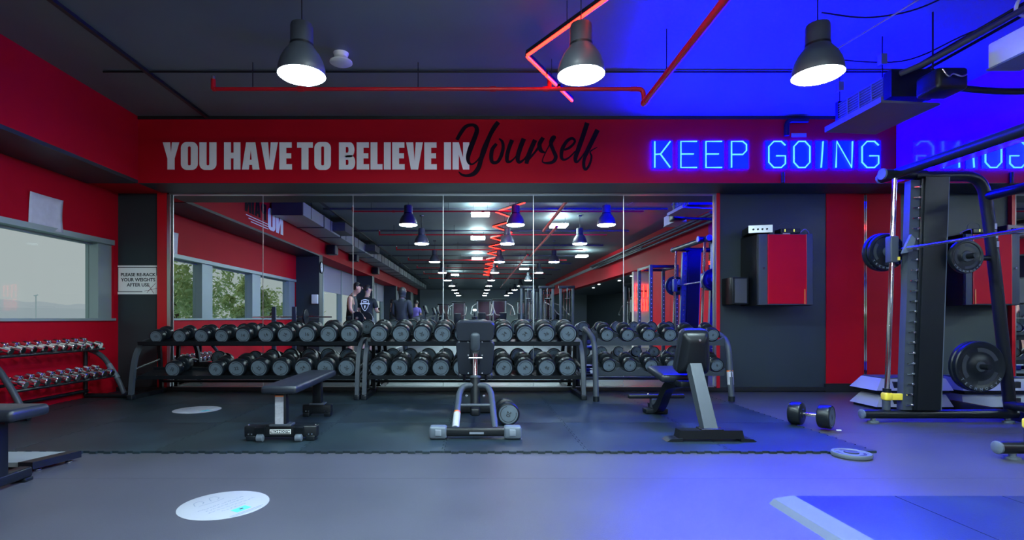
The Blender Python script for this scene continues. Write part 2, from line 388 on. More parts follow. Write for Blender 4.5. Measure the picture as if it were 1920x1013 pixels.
# further left wall: dark pillars and tall windows with blinds
def left_bay(n, y1, y0, pil):
    b = MB(); b.span((T, y0, 0), (XL, y1, 0.6)); b.span((T, y0, 2.62), (XL, y1, CZ))
    struct(b.build('wall_left_bay', 'dark_wall', smooth=False), 'dark sill wall of a window bay at the left')
    w = struct(empty('window_%d' % n, (XL, (y0+y1)/2, 0.6)), 'tall window with a grey blind in the left wall')
    def wp(name, a, bq, m):
        o = MB().span(a, bq).build(name, m, w); o.location = (-XL, -(y0+y1)/2, -0.6)
    k = 3; s = (y1-y0)/k
    for i in range(k+1):
        yy = y0+i*s; wp('mullion', (T+0.05, yy-0.04 if i else yy, 0.6), (XL-0.02, yy+0.04 if i < k else yy, 2.62), 'alu')
    for i in range(k): wp('pane', (T+0.10, y0+i*s+0.04, 0.6), (T+0.108, y0+(i+1)*s-0.04, 2.62), 'glass')
    for i in range(k): wp('roller_blind', (XL-0.06, y0+i*s+0.02, 1.78), (XL-0.05, y0+(i+1)*s-0.02, 2.60), 'blind')
    struct(MB().span((T, pil, 0), (XS, y0, 2.6)).build('wall_left_pillar', 'dark_wall'), 'dark pillar between the left windows')
struct(MB().span((XL, -0.3, 0), (XS, 0.0, 2.6)).build('wall_left_pillar', 'dark_wall'), 'dark pillar after the long window')
left_bay(2, -0.3, -7.1, -7.5); left_bay(3, -7.5, -13.4, -13.8); left_bay(4, -13.8, -19.6, -21.0)
struct(MB().span((T, YF, 0), (XL, -21.0, CZ)).build('wall_left_far', 'dark_wall'), 'dark far stretch of the left wall')
struct(MB().span((XL, -24.0, 2.6), (XS-0.03, 0.0, CZ)).build('wall_left_far_bulkhead', 'red'), 'bright red bulkhead above the far window bays')
# right wall: mirror from the corner, red above and further on
wr = struct(MB().span((XR, -1.6, 0), (XR+0.25, DW, CZ)).build('wall_right', 'red'), 'red right wall')
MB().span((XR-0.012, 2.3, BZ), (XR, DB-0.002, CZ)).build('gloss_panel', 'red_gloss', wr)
mr = tag(empty('side_mirror', (XR, 4.6, 0)), 'tall side mirror from the corner behind the smith machine', 'mirror')
for k in range(4):
    y1 = 6.83-k*1.13
    o = MB().span((XR-0.012, y1-1.126, 0.09), (XR-0.001, y1, BZ)).build('mirror_panel', 'mirror', mr, smooth=False); o.location = (-XR, -4.6, 0)
struct(MB().span((XR-0.03, -1.6, 0.001), (XR-0.001, DW-0.05, 0.085)).build('baseboard_side', 'black'), 'black skirting under the side mirror')
struct(MB().span((XR, -24.0, 2.45), (XR+0.3, -1.6, CZ)).build('wall_right_bulkhead', 'red'), 'red bulkhead along the side hall')
struct(MB().span((XR-0.04, -24.0, 3.02), (XR, -2.2, 3.14)).build('trim_4', 'duct'), 'pale grey trunking along the red bulkhead')
struct(MB().span((XR+0.3, -24.0, 2.6), (9.4, -1.6, 2.7)).build('ceiling_side', 'ceiling'), 'lower dark ceiling of the side hall')
struct(MB().span((9.4, YF, 0), (9.6, -1.4, CZ)).build('wall_side', 'dark_wall'), 'dark outer wall of the side hall')
struct(MB().span((XR+0.25, -1.6, 0), (9.4, -1.4, CZ)).build('wall_side_end', 'dark_wall'), 'dark end wall of the side hall')
struct(MB().span((-4.85, YF-0.2, 0), (9.6, YF, CZ)).build('wall_far', 'far_wall'), 'far end wall of the hall, coloured pale for its window light')
pt = struct(MB().span((XR+0.06, -3.5, 0), (6.9, -3.3, 2.44)).build('wall_partition', 'cream'), 'cream partition behind the red neon sign')

# outside the windows
og = struct(MB().span((-90, -70, -0.6), (-5.0, 90, -0.5)).build('ground_outside', 'ground'), 'pale ground outside the window')
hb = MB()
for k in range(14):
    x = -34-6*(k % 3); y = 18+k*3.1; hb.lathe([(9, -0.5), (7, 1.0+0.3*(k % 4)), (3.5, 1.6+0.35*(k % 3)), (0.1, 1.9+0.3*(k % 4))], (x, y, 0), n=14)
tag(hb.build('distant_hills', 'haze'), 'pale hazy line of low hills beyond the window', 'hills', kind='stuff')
lp = tag(empty('light_pole', (-15.3, 18.6, -0.5)), 'thin light pole with two arms outside the window', 'pole')
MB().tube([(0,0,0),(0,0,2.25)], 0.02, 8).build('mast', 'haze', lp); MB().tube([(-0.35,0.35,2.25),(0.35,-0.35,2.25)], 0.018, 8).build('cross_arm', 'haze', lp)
def tree(loc, h, r, label, seed):
    rr = random.Random(seed); t = tag(empty('tree', loc), label, 'tree', 'trees outside the window')
    MB().tube([(0,0,0),(0.1,0.05,h*0.3),(0.0,0.1,h*0.75)], [0.16,0.12,0.05], 8).build('trunk', 'bark', t)
    b = MB(); cl = [(rr.gauss(0, r*0.45), rr.gauss(0, r*0.45), h*0.6+rr.gauss(0, h*0.16), r*rr.uniform(0.3, 0.5)) for _ in range(14)]
    for cx, cy, cz, cr in cl:
        for _ in range(190):
            d = Vector((rr.gauss(0,1), rr.gauss(0,1), rr.gauss(0,1))).normalized()*cr*rr.uniform(0.6, 1.05); c = Vector((cx, cy, cz))+d
            u = Vector((rr.gauss(0,1), rr.gauss(0,1), rr.gauss(0,1))).normalized(); v = u.orthogonal().normalized(); s = rr.uniform(0.07, 0.13)
            b.add([c-u*s, c+v*s*0.5, c+u*s, c-v*s*0.5], [(0,1,2,3)])
    b.build('foliage', 'leaf', t, smooth=False)
tree((-10.2, -4.4, -0.5), 4.0, 1.5, 'green leafy tree nearest the mirror in the first window pane', 1)
tree((-13.0, -11.0, -0.5), 3.6, 2.0, 'low green tree filling the foot of the middle window pane', 2)
tree((-9.0, -7.9, -0.5), 3.6, 0.8, 'tall narrow green tree in the middle window pane', 3)
tree((-10.8, -14.5, -0.5), 2.9, 2.1, 'broad green tree low in the third window pane', 4)

# ------------------------------------------------------------------ lettering on the bulkheads
YT = DB-0.004
sl = tag(empty('wall_lettering', (0, DB, BZ)), 'pale capitals reading YOU HAVE TO BELIEVE IN on red bulkhead', 'lettering')
def bfn(px, py): return W(px, py, YT)
for word, x0, x1 in (('YOU', 305, 406), ('HAVE', 420, 547.5), ('TO', 557, 620.5), ('BELIEVE', 635.5, 819), ('IN', 832.5, 880)):
    w, L = word_polys(word)
    for ch, P in zip(word, L):
        o = flat_glyph(P, lambda a, b: bfn(x0+(x1-x0)*a/w, 318-b*51), 'letter', 'letter', sl); o.location = (0, -DB, -BZ)
ys = tag(empty('script_lettering', (0, DB, BZ)), 'black brush script reading Yourself on red bulkhead', 'lettering')
def sfn(d):
    return lambda x, y: W(850+x/6.857, 215+y/6.857, YT-d)
STROKES = {'y': [[(45,325,45),(100,230,50),(160,155,48),(240,132,40),(290,155,50),(303,210,58),(270,310,62),(222,430,65),(190,540,55),(197,612,40),(240,640,25),(310,590,20),(370,500,25),(410,420,45)],
                 [(580,95,58),(520,175,60),(460,290,55),(400,440,70),(360,560,60),(325,680,60),(265,758,58),(180,785,36),(110,772,30),(68,732,12)]],
 'o': [[(555,375,40),(500,450,50),(487,550,52),(505,612,45),(565,610,40),(612,540,46),(640,430,42),(630,350,36),(588,308,20)]],
 'u': [[(757,325,55),(715,430,52),(690,540,52),(697,603,42),(745,598,25),(810,530,18),(850,450,20)], [(907,308,60),(860,430,60),(828,550,56),(845,612,42),(905,580,25),(965,500,22)]],
 'r': [[(1052,325,58),(1000,440,60),(955,560,60),(940,632,50)], [(950,600,25),(1060,470,28),(1110,390,34),(1155,295,52)], [(1155,295,50),(1108,380,55),(1125,460,52),(1180,490,18)]],
 's': [[(1320,290,30),(1285,300,62),(1255,370,50),(1285,460,48),(1318,545,48),(1280,608,42),(1200,622,30),(1145,600,16),(1180,500,14),(1240,385,18)]],
 'e': [[(1425,455,26),(1500,420,34),(1562,350,30),(1530,305,35),(1462,340,42),(1402,440,50),(1390,540,42),(1422,580,30),(1490,550,20),(1570,470,18)]],
 'l': [[(1722,105,62),(1672,260,60),(1612,430,60),(1570,560,50),(1585,612,32),(1640,560,20),(1700,470,16)]],
 'f': [[(1855,195,62),(1790,330,60),(1722,470,55),(1682,580,42),(1680,670,40),(1705,705,32),(1752,640,30),(1777,540,25),(1762,475,18),(1850,420,12)]]}
d = 0.0
for ch, ST in STROKES.items():
    b = MB()
    for s in ST: d += 0.0003; ribbon(s, sfn(d), b)
    o = b.build('letter', 'script', ys, smooth=False); o.location = (0, -DB, -BZ)
np_ = tag(empty('slogan_lettering', (XS, 3.5, BZ)), 'white NO and dark PAIN lettering on the bulkhead above the window', 'lettering')
def nfn(y, z): return (0.004, y-3.5, z-BZ)
for word, y0, y1, m, z0, z1 in (('NO', 2.6, 3.42, 'letter', 2.68, 3.1), ('PAIN', 3.5, 4.45, 'script', 2.82, 3.12)):
    w, L = word_polys(word)
    for ch, P in zip(word, L):
        flat_glyph(P, lambda a, b: nfn(y0+(y1-y0)*a/w, z0+(z1-z0)*b), 'letter', m, np_)
for k in range(3):
    MB().span((0.001, 3.40-3.5, 2.67+0.045*k-BZ), (0.004, 4.2+0.1*k-3.5, 2.685+0.045*k-BZ)).build('stripe', 'letter', np_)

# blue neon sign, one lit panel per letter
def neon(name_l, px0, px1, strokes, label, bx=None):
    y = DB-0.03; a, b = W(px0, 314, y), W(px1, 265, y)
    w, h = b.x-a.x, b.z-a.z
    t = tag(empty('neon_letter', (a.x+w/2, DB, a.z)), label, 'neon sign', 'blue neon letters on the red bulkhead')
    bx0, bx1 = bx if bx else (-0.03, w+0.03)
    MB().span((bx0-w/2, -0.012, -0.01), (bx1-w/2, -0.006, h+0.01)).build('backing', 'blue_glow', t)
    for sx in (bx0-w/2+0.02, bx1-w/2-0.02):
        MB().cyl((sx, -0.008, h*0.5), (sx, 0, h*0.5), 0.006, 8).build('standoff', 'steel', t)
    for s in strokes:
        P = [(-w/2+p[0]*w, -0.026, p[1]*h) for p in s]
        MB().tube(P, 0.0085, 8).build('tube', 'cyan_core', t)
E_ = [[(1,1),(0,1),(0,0),(1,0)], [(0,.52),(.8,.52)]]
G_ = [[(1,.85),(.75,1),(.3,1),(0,.8),(0,.2),(.3,0),(.75,0),(1,.15),(1,.45),(.45,.45)]]
O_ = [[(.3,1),(.7,1),(1,.8),(1,.2),(.7,0),(.3,0),(0,.2),(0,.8),(.3,1)]]
neon('K', 1228, 1257, [[(0,0),(0,1)], [(1,1),(.38,.52),(.0,.5)], [(.38,.5),(1,0)]], 'blue neon letter K, leftmost letter of the sign')
neon('E', 1277, 1307, E_, 'blue neon letter E right after the K')
neon('E', 1324, 1354, E_, 'blue neon letter E right before the P')
neon('P', 1372, 1400, [[(0,0),(0,1),(.75,1),(1,.88),(1,.65),(.75,.5),(0,.5)]], 'blue neon letter P ending the word KEEP')
neon('G', 1442, 1473, G_, 'blue neon letter G starting the word GOING')
neon('O', 1489, 1519, O_, 'blue neon letter O in the word GOING')
neon('I', 1539, 1545, [[(0.2,0),(.8,1)]], 'blue neon letter I in the word GOING', (-0.05, 0.09))
neon('N', 1568, 1599, [[(0,0),(.05,1),(.95,0),(1,1)]], 'blue neon letter N in the word GOING')
neon('G', 1617, 1648, G_, 'blue neon letter G, rightmost letter of the sign')
# conduit stubs and a small plate by the sign
cb = tag(empty('bulkhead_conduit', (0, DB, CZ)), 'dark bent conduit dropping from ceiling above the GOING sign', 'conduit')
a = W(1475, 255, DB-0.035); MB().tube(fillet([(a.x+0.25, DB-0.035, CZ-0.06), (a.x, DB-0.035, CZ-0.06), (a.x, DB-0.035, a.z)], 0.07), 0.03, 10).build('pipe', 'frame', cb).location = (0, -DB, -CZ)
cb2 = tag(MB().cyl((W(1468,325,DB-0.02).x, DB-0.02, BZ-0.005), (W(1468,325,DB-0.02).x, DB-0.02, BZ+0.12), 0.02, 10).build('conduit_stub', 'frame'), 'short dark conduit stub below the O of the sign', 'conduit')
a, b = W(1484, 257, DB-0.004), W(1512, 250, DB-0.004)
tag(MB().span((a.x, DB-0.006, a.z), (b.x, DB-0.001, b.z)).build('small_plate', 'ink_grey'), 'small grey plate above the O of the sign', 'plate')

# ------------------------------------------------------------------ wall notices
rs = tag(empty('wall_sign', (0, DW, 1.2)), 'white sign asking to re-rack weights on the dark left pillar', 'sign')
a, b = W(218, 552, DW-0.006), W(299, 498, DW-0.006); cx, cz = (a.x+b.x)/2, (a.z+b.z)/2
def sp(mesh_or_mb, name, m=None, loc=None):
    o = mesh_or_mb.build(name, m, rs) if m else link(name, mesh_or_mb, rs)
    o.location = (0 if loc is None else loc[0], (0 if loc is None else loc[1])-DW, (0 if loc is None else loc[2])-1.2); return o
sp(MB().span((a.x, DW-0.008, a.z), (b.x, DW-0.001, b.z)), 'board', 'letter')
bw = MB(); y0, y1 = DW-0.0095, DW-0.008
for q in ((a.x+.02, a.z+.03, a.x+.028, b.z-.02), (a.x+.02, b.z-.028, b.x-.03, b.z-.02), (b.x-.038, b.z-.13, b.x-.03, b.z-.02), (a.x+.02, a.z+.03, b.x-.22, a.z+.038)):
    bw.span((q[0], y0, q[1]), (q[2], y1, q[3]))
sp(bw, 'border', 'ink')
for k, t in enumerate(('PLEASE RE-RACK', 'YOUR WEIGHTS', 'AFTER USE')):
    o = sp(text_mesh(t, 0.060, 'ink', 0.0004, 0.0014), 'text_line', None, (cx+0.005, DW-0.0095, cz+0.065-0.066*k)); o.rotation_euler = (PI/2, 0, 0)
st = MB()
for (x0, z0, x1, z1) in ((.0, .02, .17, .06), (.05, .10, .12, -.01), (.03, .0, .14, .12)):
    st.tube([(b.x-0.19+x0, DW-0.009, a.z+0.02+z0), (b.x-0.19+x1, DW-0.009, a.z+0.02+z1)], 0.003, 4)
sp(st, 'star_mark', 'ink_red')
pp = MB(); nx, nz = 10, 6; vs = []
for j in range(nz+1):
    for i in range(nx+1):
        u, v = i/nx, j/nz
        vs.append((XL+0.006+0.03*(v**2)*(1-u)**2*0.6+0.02*u**4*(0.5-v)**2*3, 5.49+0.45*u, 1.90+0.36*v))
pp.add(vs, [(j*(nx+1)+i, j*(nx+1)+i+1, (j+1)*(nx+1)+i+1, (j+1)*(nx+1)+i) for j in range(nz) for i in range(nx)])
po = pp.build('paper_notice', 'paper'); tag(po, 'white paper sheet taped on red wall above the window', 'paper')
sm = po.modifiers.new('thickness', 'SOLIDIFY'); sm.thickness = 0.001
# ------------------------------------------------------------------ pendant lamps
def make_lamp():
    t = empty('pendant_lamp')
    MB().lathe([(0.160, 0.012), (0.166, 0.0), (0.168, 0.004), (0.163, 0.05), (0.150, 0.10), (0.125, 0.15), (0.098, 0.185), (0.084, 0.205), (0.080, 0.215), (0.079, 0.345), (0.074, 0.362), (0.02, 0.368)], n=36).build('shade', 'lampshade', t)
    MB().lathe([(0.1, 0.016), (0.160, 0.013), (0.162, 0.0), (0.150, -0.010), (0.1, -0.018), (0.001, -0.022)], n=36).build('diffuser', 'lamp_glow', t)
    MB().lathe([(0.0835, 0.205), (0.0835, 0.222)], n=28).build('collar', 'frame', t)
    MB().cyl((0,0,0.36), (0,0,CZ-2.685), 0.004, 8).build('cable', 'frame', t)
    MB().lathe([(0.045, CZ-2.685-0.03), (0.05, CZ-2.685)], n=20).build('ceiling_rose', 'lampshade', t)
    return t
lamp0 = make_lamp(); first = True
LY = [3.81, 1.3, -2.74, -6.64, -10.7, -15.0, -19.0, -23.0, -27.0]
rown = ['nearest the mirror', 'second row back from the mirror', 'third row back in the mirror', 'fourth row back in the mirror', 'fifth row back in the mirror', 'sixth row back in the mirror', 'seventh row back in the mirror', 'eighth row back in the mirror', 'last row back in the mirror']
for j, y in enumerate(LY):
    for i, x in enumerate((-1.235, 0.76, 2.45)):
        t = lamp0 if first else copy_tree(lamp0); first = False
        t.location = (x, y, 2.685)
        tag(t, 'grey bell pendant lamp, %s, %s' % (('left column', 'middle column', 'right column')[i], rown[j]), 'lamp', 'pendant lamps in rows down the hall')

# ------------------------------------------------------------------ ceiling fittings
sd = tag(empty('ceiling_detector', (-1.21, 4.83, CZ)), 'round white flared detector on the ceiling beside left lamp', 'detector')
MB().lathe([(0.07, 0.0), (0.062, -0.02), (0.058, -0.035)], n=28).build('base', 'white', sd)
MB().lathe([(0.058, -0.035), (0.066, -0.055), (0.10, -0.075), (0.102, -0.085), (0.09, -0.092), (0.02, -0.094)], n=28).build('cover', 'white', sd)
# red sprinkler pipes
def rods(b, pts):
    for p in pts: b.cyl(p, (p[0], p[1], CZ), 0.004, 6)
def red_cross_pipe(y, x0, x1, label, jog=None):
    t = tag(empty('sprinkler_pipe', (x0, y, 3.1)), label, 'pipe', 'red sprinkler pipes under the ceiling')
    MB().cyl((0,0,0), (x1-x0,0,0), 0.018, 12).build('pipe', 'red_metal', t)
    MB().tube(fillet([(0.001,0,0),(-0.02,0,0),(-0.02,0,0.09)], 0.03), 0.022, 12).build('elbow', 'red_metal', t)
    MB().cyl((-0.02,0,0.09), (-0.02,0,0.12), 0.016, 10).build('sprinkler_head', 'steel', t)
    for k in (0.35, 1.9): 
        if k < x1-x0: MB().cyl((k,0,0.018), (k,0,CZ-3.1), 0.004, 6).build('hanger', 'frame', t)
    for k in (0.8, 2.6, 3.1):
        if k < x1-x0: MB().lathe([(0.023,-0.03),(0.025,0),(0.023,0.03)], (k,0,0), 'X', 12).build('coupling', 'red_metal', t)
    return t
p0 = red_cross_pipe(5.0, -2.43, 1.46, 'red sprinkler pipe running across the ceiling nearest the mirror')
MB().tube(fillet([(3.89,0,0),(4.01,0,0),(4.02,0,-0.12)], 0.05), 0.022, 12).build('end_elbow', 'red_metal', p0)
MB().cyl((3.13, 0, 0.0), (3.13, 0, 0.14), 0.02, 12).build('riser', 'red_metal', p0)
for k, y in enumerate((3.0, 0.0, -3.0, -6.0, -9.0, -12.0, -15.0)):
    red_cross_pipe(y, -2.43, 3.4, 'red cross pipe, %s behind the first one, seen in mirror' % ORD[k])
for (y1, y0, x, z, lab) in ((5.02, 1.4, 1.59, 2.97, 'thick red main pipe running back from the end of cross pipe'), (1.8, -3.9, 1.84, 3.0, 'middle length of red main pipe offset to the right'), (-3.5, -22.0, 1.72, 3.0, 'far length of red main pipe down the hall')):
    t = tag(empty('main_pipe', (x, y1, z)), lab, 'pipe', 'red main pipes')
    MB().cyl((0,0,0), (0,y0-y1,0), 0.03, 14).build('pipe', 'red_metal', t)
    MB().lathe([(0.034,-0.04),(0.036,0),(0.034,0.04)], (0,-0.06,0), 'Y', 14).build('coupling', 'red_metal', t)
    n = max(1, int((y1-y0)/2))
    for k in range(n): MB().cyl((0,-0.6-2*k,0.03), (0,-0.6-2*k,CZ-z), 0.005, 6).build('hanger', 'frame', t)
# zig-zag red light
zz = tag(empty('zigzag_light', (0.7, 5.3, 3.15)), 'red zig-zag tube light hung under the ceiling', 'light')
ZP = [(0.99, 5.4)]; y = 4.47; k = 0
while y > -14.5:
    ZP.append((0.435 if k % 2 == 0 else 0.96, y)); y -= 0.885; k += 1
for k, (a, b) in enumerate(zip(ZP[:-1], ZP[1:])):
    A, B = Vector((a[0]-0.7, a[1]-5.3, 0)), Vector((b[0]-0.7, b[1]-5.3, 0)); dd = (B-A).normalized()*0.012
    A2, B2 = A+dd, B-dd
    segs = [(A2, B2)] if k else [(A2, A2.lerp(B2, 0.33)), (A2.lerp(B2, 0.40), A2.lerp(B2, 0.62)), (A2.lerp(B2, 0.65), B2)]
    for p, q in segs:
        up = Vector((0, 0, 0.022))
        MB().tube([p+up, q+up], 0.022, 4).build('housing', 'frame', zz)
        MB().tube([p, q], 0.013, 8).build('tube', 'red_glow', zz)
    MB().cyl(A2.lerp(B2, 0.5)+Vector((0,0,0.03)), A2.lerp(B2, 0.5)+Vector((0,0,0.2)), 0.003, 6).build('hanger', 'frame', zz)
# ceiling conduit lines
tag(MB().span((-3.19, -24, CZ-0.03), (-3.15, DB-0.02, CZ-0.001)).build('cable_track', 'black'), 'black cable track running along the ceiling at the left', 'cable track')
tag(MB().cyl((-3.6, 5.17, CZ-0.011), (4.6, 5.17, CZ-0.011), 0.009, 8).build('ceiling_conduit', 'frame'), 'thin dark conduit across the ceiling above the red pipe', 'conduit')
for k in range(8):
    y = 2.1-2.9*k
    tag(MB().span((-3.3, y, CZ-0.04), (4.2, y+0.03, CZ-0.001)).build('ceiling_rail', 'duct_dark'), 'dark rail across the ceiling, %s from the mirror' % ORD[k], 'rail', 'dark rails across the ceiling')
for k, (x, y) in enumerate(((0.12, 2.5), (0.09, -0.9), (2.0, 1.05), (3.8, -5.2), (0.09, -6.0), (-1.0, -13.4), (2.2, -10.0))):
    t = tag(empty('ceiling_panel_light', (x, y, CZ-0.2)), 'slim white ceiling panel light seen in mirror, %s' % ('left of red zig-zag', 'second one left of zig-zag', 'beside the red main pipe', 'far right side', 'third one left of zig-zag', 'far left side', 'deep down the right side')[k], 'light', 'slim panel lights')
    MB().rbox((0,0,0), (0.38,0.42,0.05), 0.008).build('body', 'panel_glow', t)
    for s in (-0.15, 0.15): MB().cyl((s,0,0.02), (s,0,0.2), 0.004, 6).build('hanger', 'frame', t)
# big duct at the left behind the viewer
du = tag(empty('air_duct', (-3.62, 3.3, 3.0)), 'long galvanised air duct along the left side, seen in mirror', 'duct')
for k in range(18):
    MB().span((-0.33, -1.48*(k+1)+0.01, -0.02), (0.25, -1.48*k-0.01, 0.24)).build('duct_section', 'duct', du)
    MB().span((-0.345, -1.48*k-0.02, -0.035), (0.265, -1.48*k+0.02, 0.255)).build('flange', 'duct_dark', du)
    MB().cyl((0.27, -1.48*k-0.5, -0.02), (0.27, -1.48*k-0.5, CZ-3.0), 0.005, 6).build('hanger', 'frame', du)
for k, y in enumerate((-2.6, -6.4)):
    MB().span((0.25, y-0.4, 0.02), (0.55, y+0.4, 0.22)).build('outlet', 'duct_dark', du)
# fan coil unit on the right under the ceiling
FX0, FX1, FY0, FY1, FZ = 3.45, 3.83, 4.49, 5.10, 2.80
fc = tag(empty('fan_coil_unit', (FX0, FY0, FZ)), 'long black grilled air unit hung near the right corner', 'air conditioner')
def fp(name, b, m):
    o = b.build(name, m, fc); o.location = (-FX0, -FY0, -FZ); return o
fp('body', MB().span((FX0+0.03, FY0, FZ), (FX1, FY1, FZ+0.20)), 'duct_dark')
fp('end_cap', MB().span((FX0+0.005, FY1-0.03, FZ-0.01), (FX1+0.01, FY1+0.01, FZ+0.215)), 'frame'); fp('end_cap', MB().span((FX0+0.005, FY0-0.07, FZ-0.01), (FX1+0.01, FY0+0.02, FZ+0.215)), 'frame')
for k in range(8): fp('slat', MB().box((FX0+0.02, (FY0+FY1)/2, FZ+0.02+0.023*k), (0.03, FY1-FY0-0.06, 0.009), (0, 0.5, 0)), 'grille')
for k in range(1, 4): fp('slat_divider', MB().span((FX0+0.002, FY0+0.15*k, FZ+0.01), (FX0+0.010, FY0+0.15*k+0.008, FZ+0.19)), 'grille')
fp('drip_tray', MB().prism([(FX0-0.09, FZ-0.065), (FX1+0.02, FZ-0.085), (FX1+0.02, FZ-0.07), (FX0-0.07, FZ-0.045), (FX0-0.07, FZ-0.015), (FX0-0.09, FZ-0.015)], lambda x, z: (x, FY0-0.08, z), lambda x, z: (x, FY1+0.02, z)), 'blue_pan')
for y in (FY0+0.05, FY1-0.03):
    fp('hanger', MB().cyl((FX0+0.02, y, FZ+0.2), (FX0+0.02, y, CZ), 0.005, 6), 'frame'); fp('spring', MB().box((FX0+0.02, y, CZ-0.2), (0.05,0.05,0.09)), 'grille')
vb = tag(empty('duct_fitting', (3.64, 4.16, FZ-0.02)), 'dark valve and duct cluster beside the air unit', 'duct')
MB().rbox((0.0, 0.0, 0.0), (0.24, 0.22, 0.17), 0.03).build('box', 'frame', vb)
MB().tube(catmull([(-0.16,0.2,0.17),(-0.05,0.0,0.2),(0.1,-0.3,0.28),(0.22,-0.8,0.34)], 8), 0.022, 14).build('flexible_duct', 'duct_dark', vb)
MB().tube(catmull([(0.1,0.0,-0.03),(0.45,0.02,-0.05),(0.8,0.0,-0.06),(1.35,0.0,-0.08)], 6), 0.025, 12).build('branch_pipe', 'frame', vb)
MB().tube(catmull([(-0.09,-0.115,0.06),(-0.06,-0.13,0.0),(-0.02,-0.125,0.02),(0.04,-0.13,0.0),(0.09,-0.12,0.02)], 6), 0.006, 8).build('copper_loop', 'steel', vb)
MB().cyl((-0.05,0.02,0.08), (-0.05,0.02,CZ-FZ+0.02), 0.006, 6).build('hanger', 'frame', vb)
for x in (-0.02, 0.05, 0.12): MB().tube(catmull([(x,0.3,0.24),(x+0.1,-0.1,0.3),(x+0.3,-0.6,0.42)], 6), 0.012, 8).build('refrigerant_pipe', 'frame', vb)
for k, (x, z) in enumerate(((4.70, 3.05), (4.78, 3.02), (4.86, 2.95))):
    tag(MB().tube([(x, 3.15, z), (x, 2.0, z), (x, -8.0, z)], 0.03, 10).build('wall_conduit', 'frame_grey'), 'dark conduit run along the right wall, %s from the ceiling' % ORD[k], 'conduit', 'conduits along the right wall')
# projector
pj = tag(empty('projector', (3.815, 3.57, 2.735)), 'white box projector hung at the top right corner', 'projector')
MB().rbox((0, 0, 0.10), (0.23, 0.56, 0.185), 0.015).build('body', 'white', pj)
MB().span((-0.12, -0.28, 0.0), (0.12, 0.283, 0.012)).build('base_rail', 'grille', pj)
MB().lathe([(0.045, 0.0), (0.045, 0.02), (0.03, 0.024)], (0.03, 0.28, 0.10), 'Y', 20).build('lens', 'screen', pj)
MB().cyl((0.0, 0.1, 0.19), (0.0, 0.1, CZ-2.735), 0.010, 10).build('mount_rod', 'steel', pj)
tag(MB().tube(catmull([(3.98, 3.7, 3.30),(3.82, 3.72, 3.2),(3.80, 3.74, 3.1),(3.92, 3.74, 3.06),(4.0, 3.74, 3.12),(3.98, 3.72, 3.2),(3.93, 3.72, 3.16)], 8), 0.012, 8).build('cable_loop', 'white'), 'white cable loop above the projector', 'cable')
tag(MB().span((3.55, 3.0, CZ-0.05), (4.2, 3.5, CZ-0.001)).build('ceiling_tile', 'blue_pan'), 'pale panel on the ceiling above the projector', 'panel')
for k, pts in enumerate(([(2.75, 4.1, 3.0),(2.95, 3.9, 3.1),(3.15, 3.6, 3.2),(3.35, 3.3, 3.33)], [(2.7, 4.15, 3.33),(2.95, 3.95, 3.18),(3.2, 3.7, 3.15),(3.5, 3.4, 3.34)], [(3.2, 4.9, 3.34),(3.6, 4.5, 3.12),(3.9, 4.2, 3.2),(4.3, 3.9, 3.3)])):
    tag(MB().tube(catmull(pts, 8), 0.006, 6).build('loose_cable', ('steel', 'frame', 'frame')[k]), ('shiny loose cable hanging right of the right lamp', 'dark loose cable sagging right of the right lamp', 'dark cable sagging toward the air unit')[k], 'cable')
# loudspeakers and clock on the left, seen in the mirror
for k, (y, z, lab) in enumerate(((-0.75, 2.80, 'black loudspeaker on red band nearest the clock, in mirror'), (-3.4, 2.90, 'black loudspeaker on red band above the blinds, in mirror'), (-7.1, 2.80, 'black loudspeaker on red band by the second pillar, in mirror'))):
    t = tag(empty('loudspeaker', (XS-0.028, y, z)), lab, 'speaker', 'loudspeakers on the left wall')
    MB().rbox((0.16, 0, 0), (0.24, 0.34, 0.26), 0.02).build('cabinet', 'frame', t); MB().span((0.27, -0.15, -0.11), (0.285, 0.15, 0.11)).build('grille', 'duct_dark', t)
    MB().span((0.0, -0.05, -0.05), (0.05, 0.05, 0.05)).build('bracket', 'frame', t)
ck = tag(empty('wall_clock', (XS, -0.15, 2.27)), 'round white wall clock on the dark pillar, seen in mirror', 'clock')
MB().tube([(0.02, 0.145*math.cos(2*PI*k/32), 0.145*math.sin(2*PI*k/32)) for k in range(33)], 0.014, 8, caps=False).build('rim', 'frame', ck); MB().lathe([(0.14, 0.002), (0.14, 0.018)], axis='X', n=32).build('dial', 'white', ck)
MB().box((0.021, 0.0, 0.045), (0.003, 0.008, 0.09)).build('hand', 'ink', ck); MB().box((0.021, 0.03, 0.0), (0.003, 0.06, 0.008)).build('hand', 'ink', ck)
wd = tag(MB().rbox((-4.1, 0.045, 1.44), (0.16, 0.085, 0.24), 0.015).build('soap_dispenser', 'white'), 'white dispenser box on the dark pillar, seen in mirror', 'dispenser')
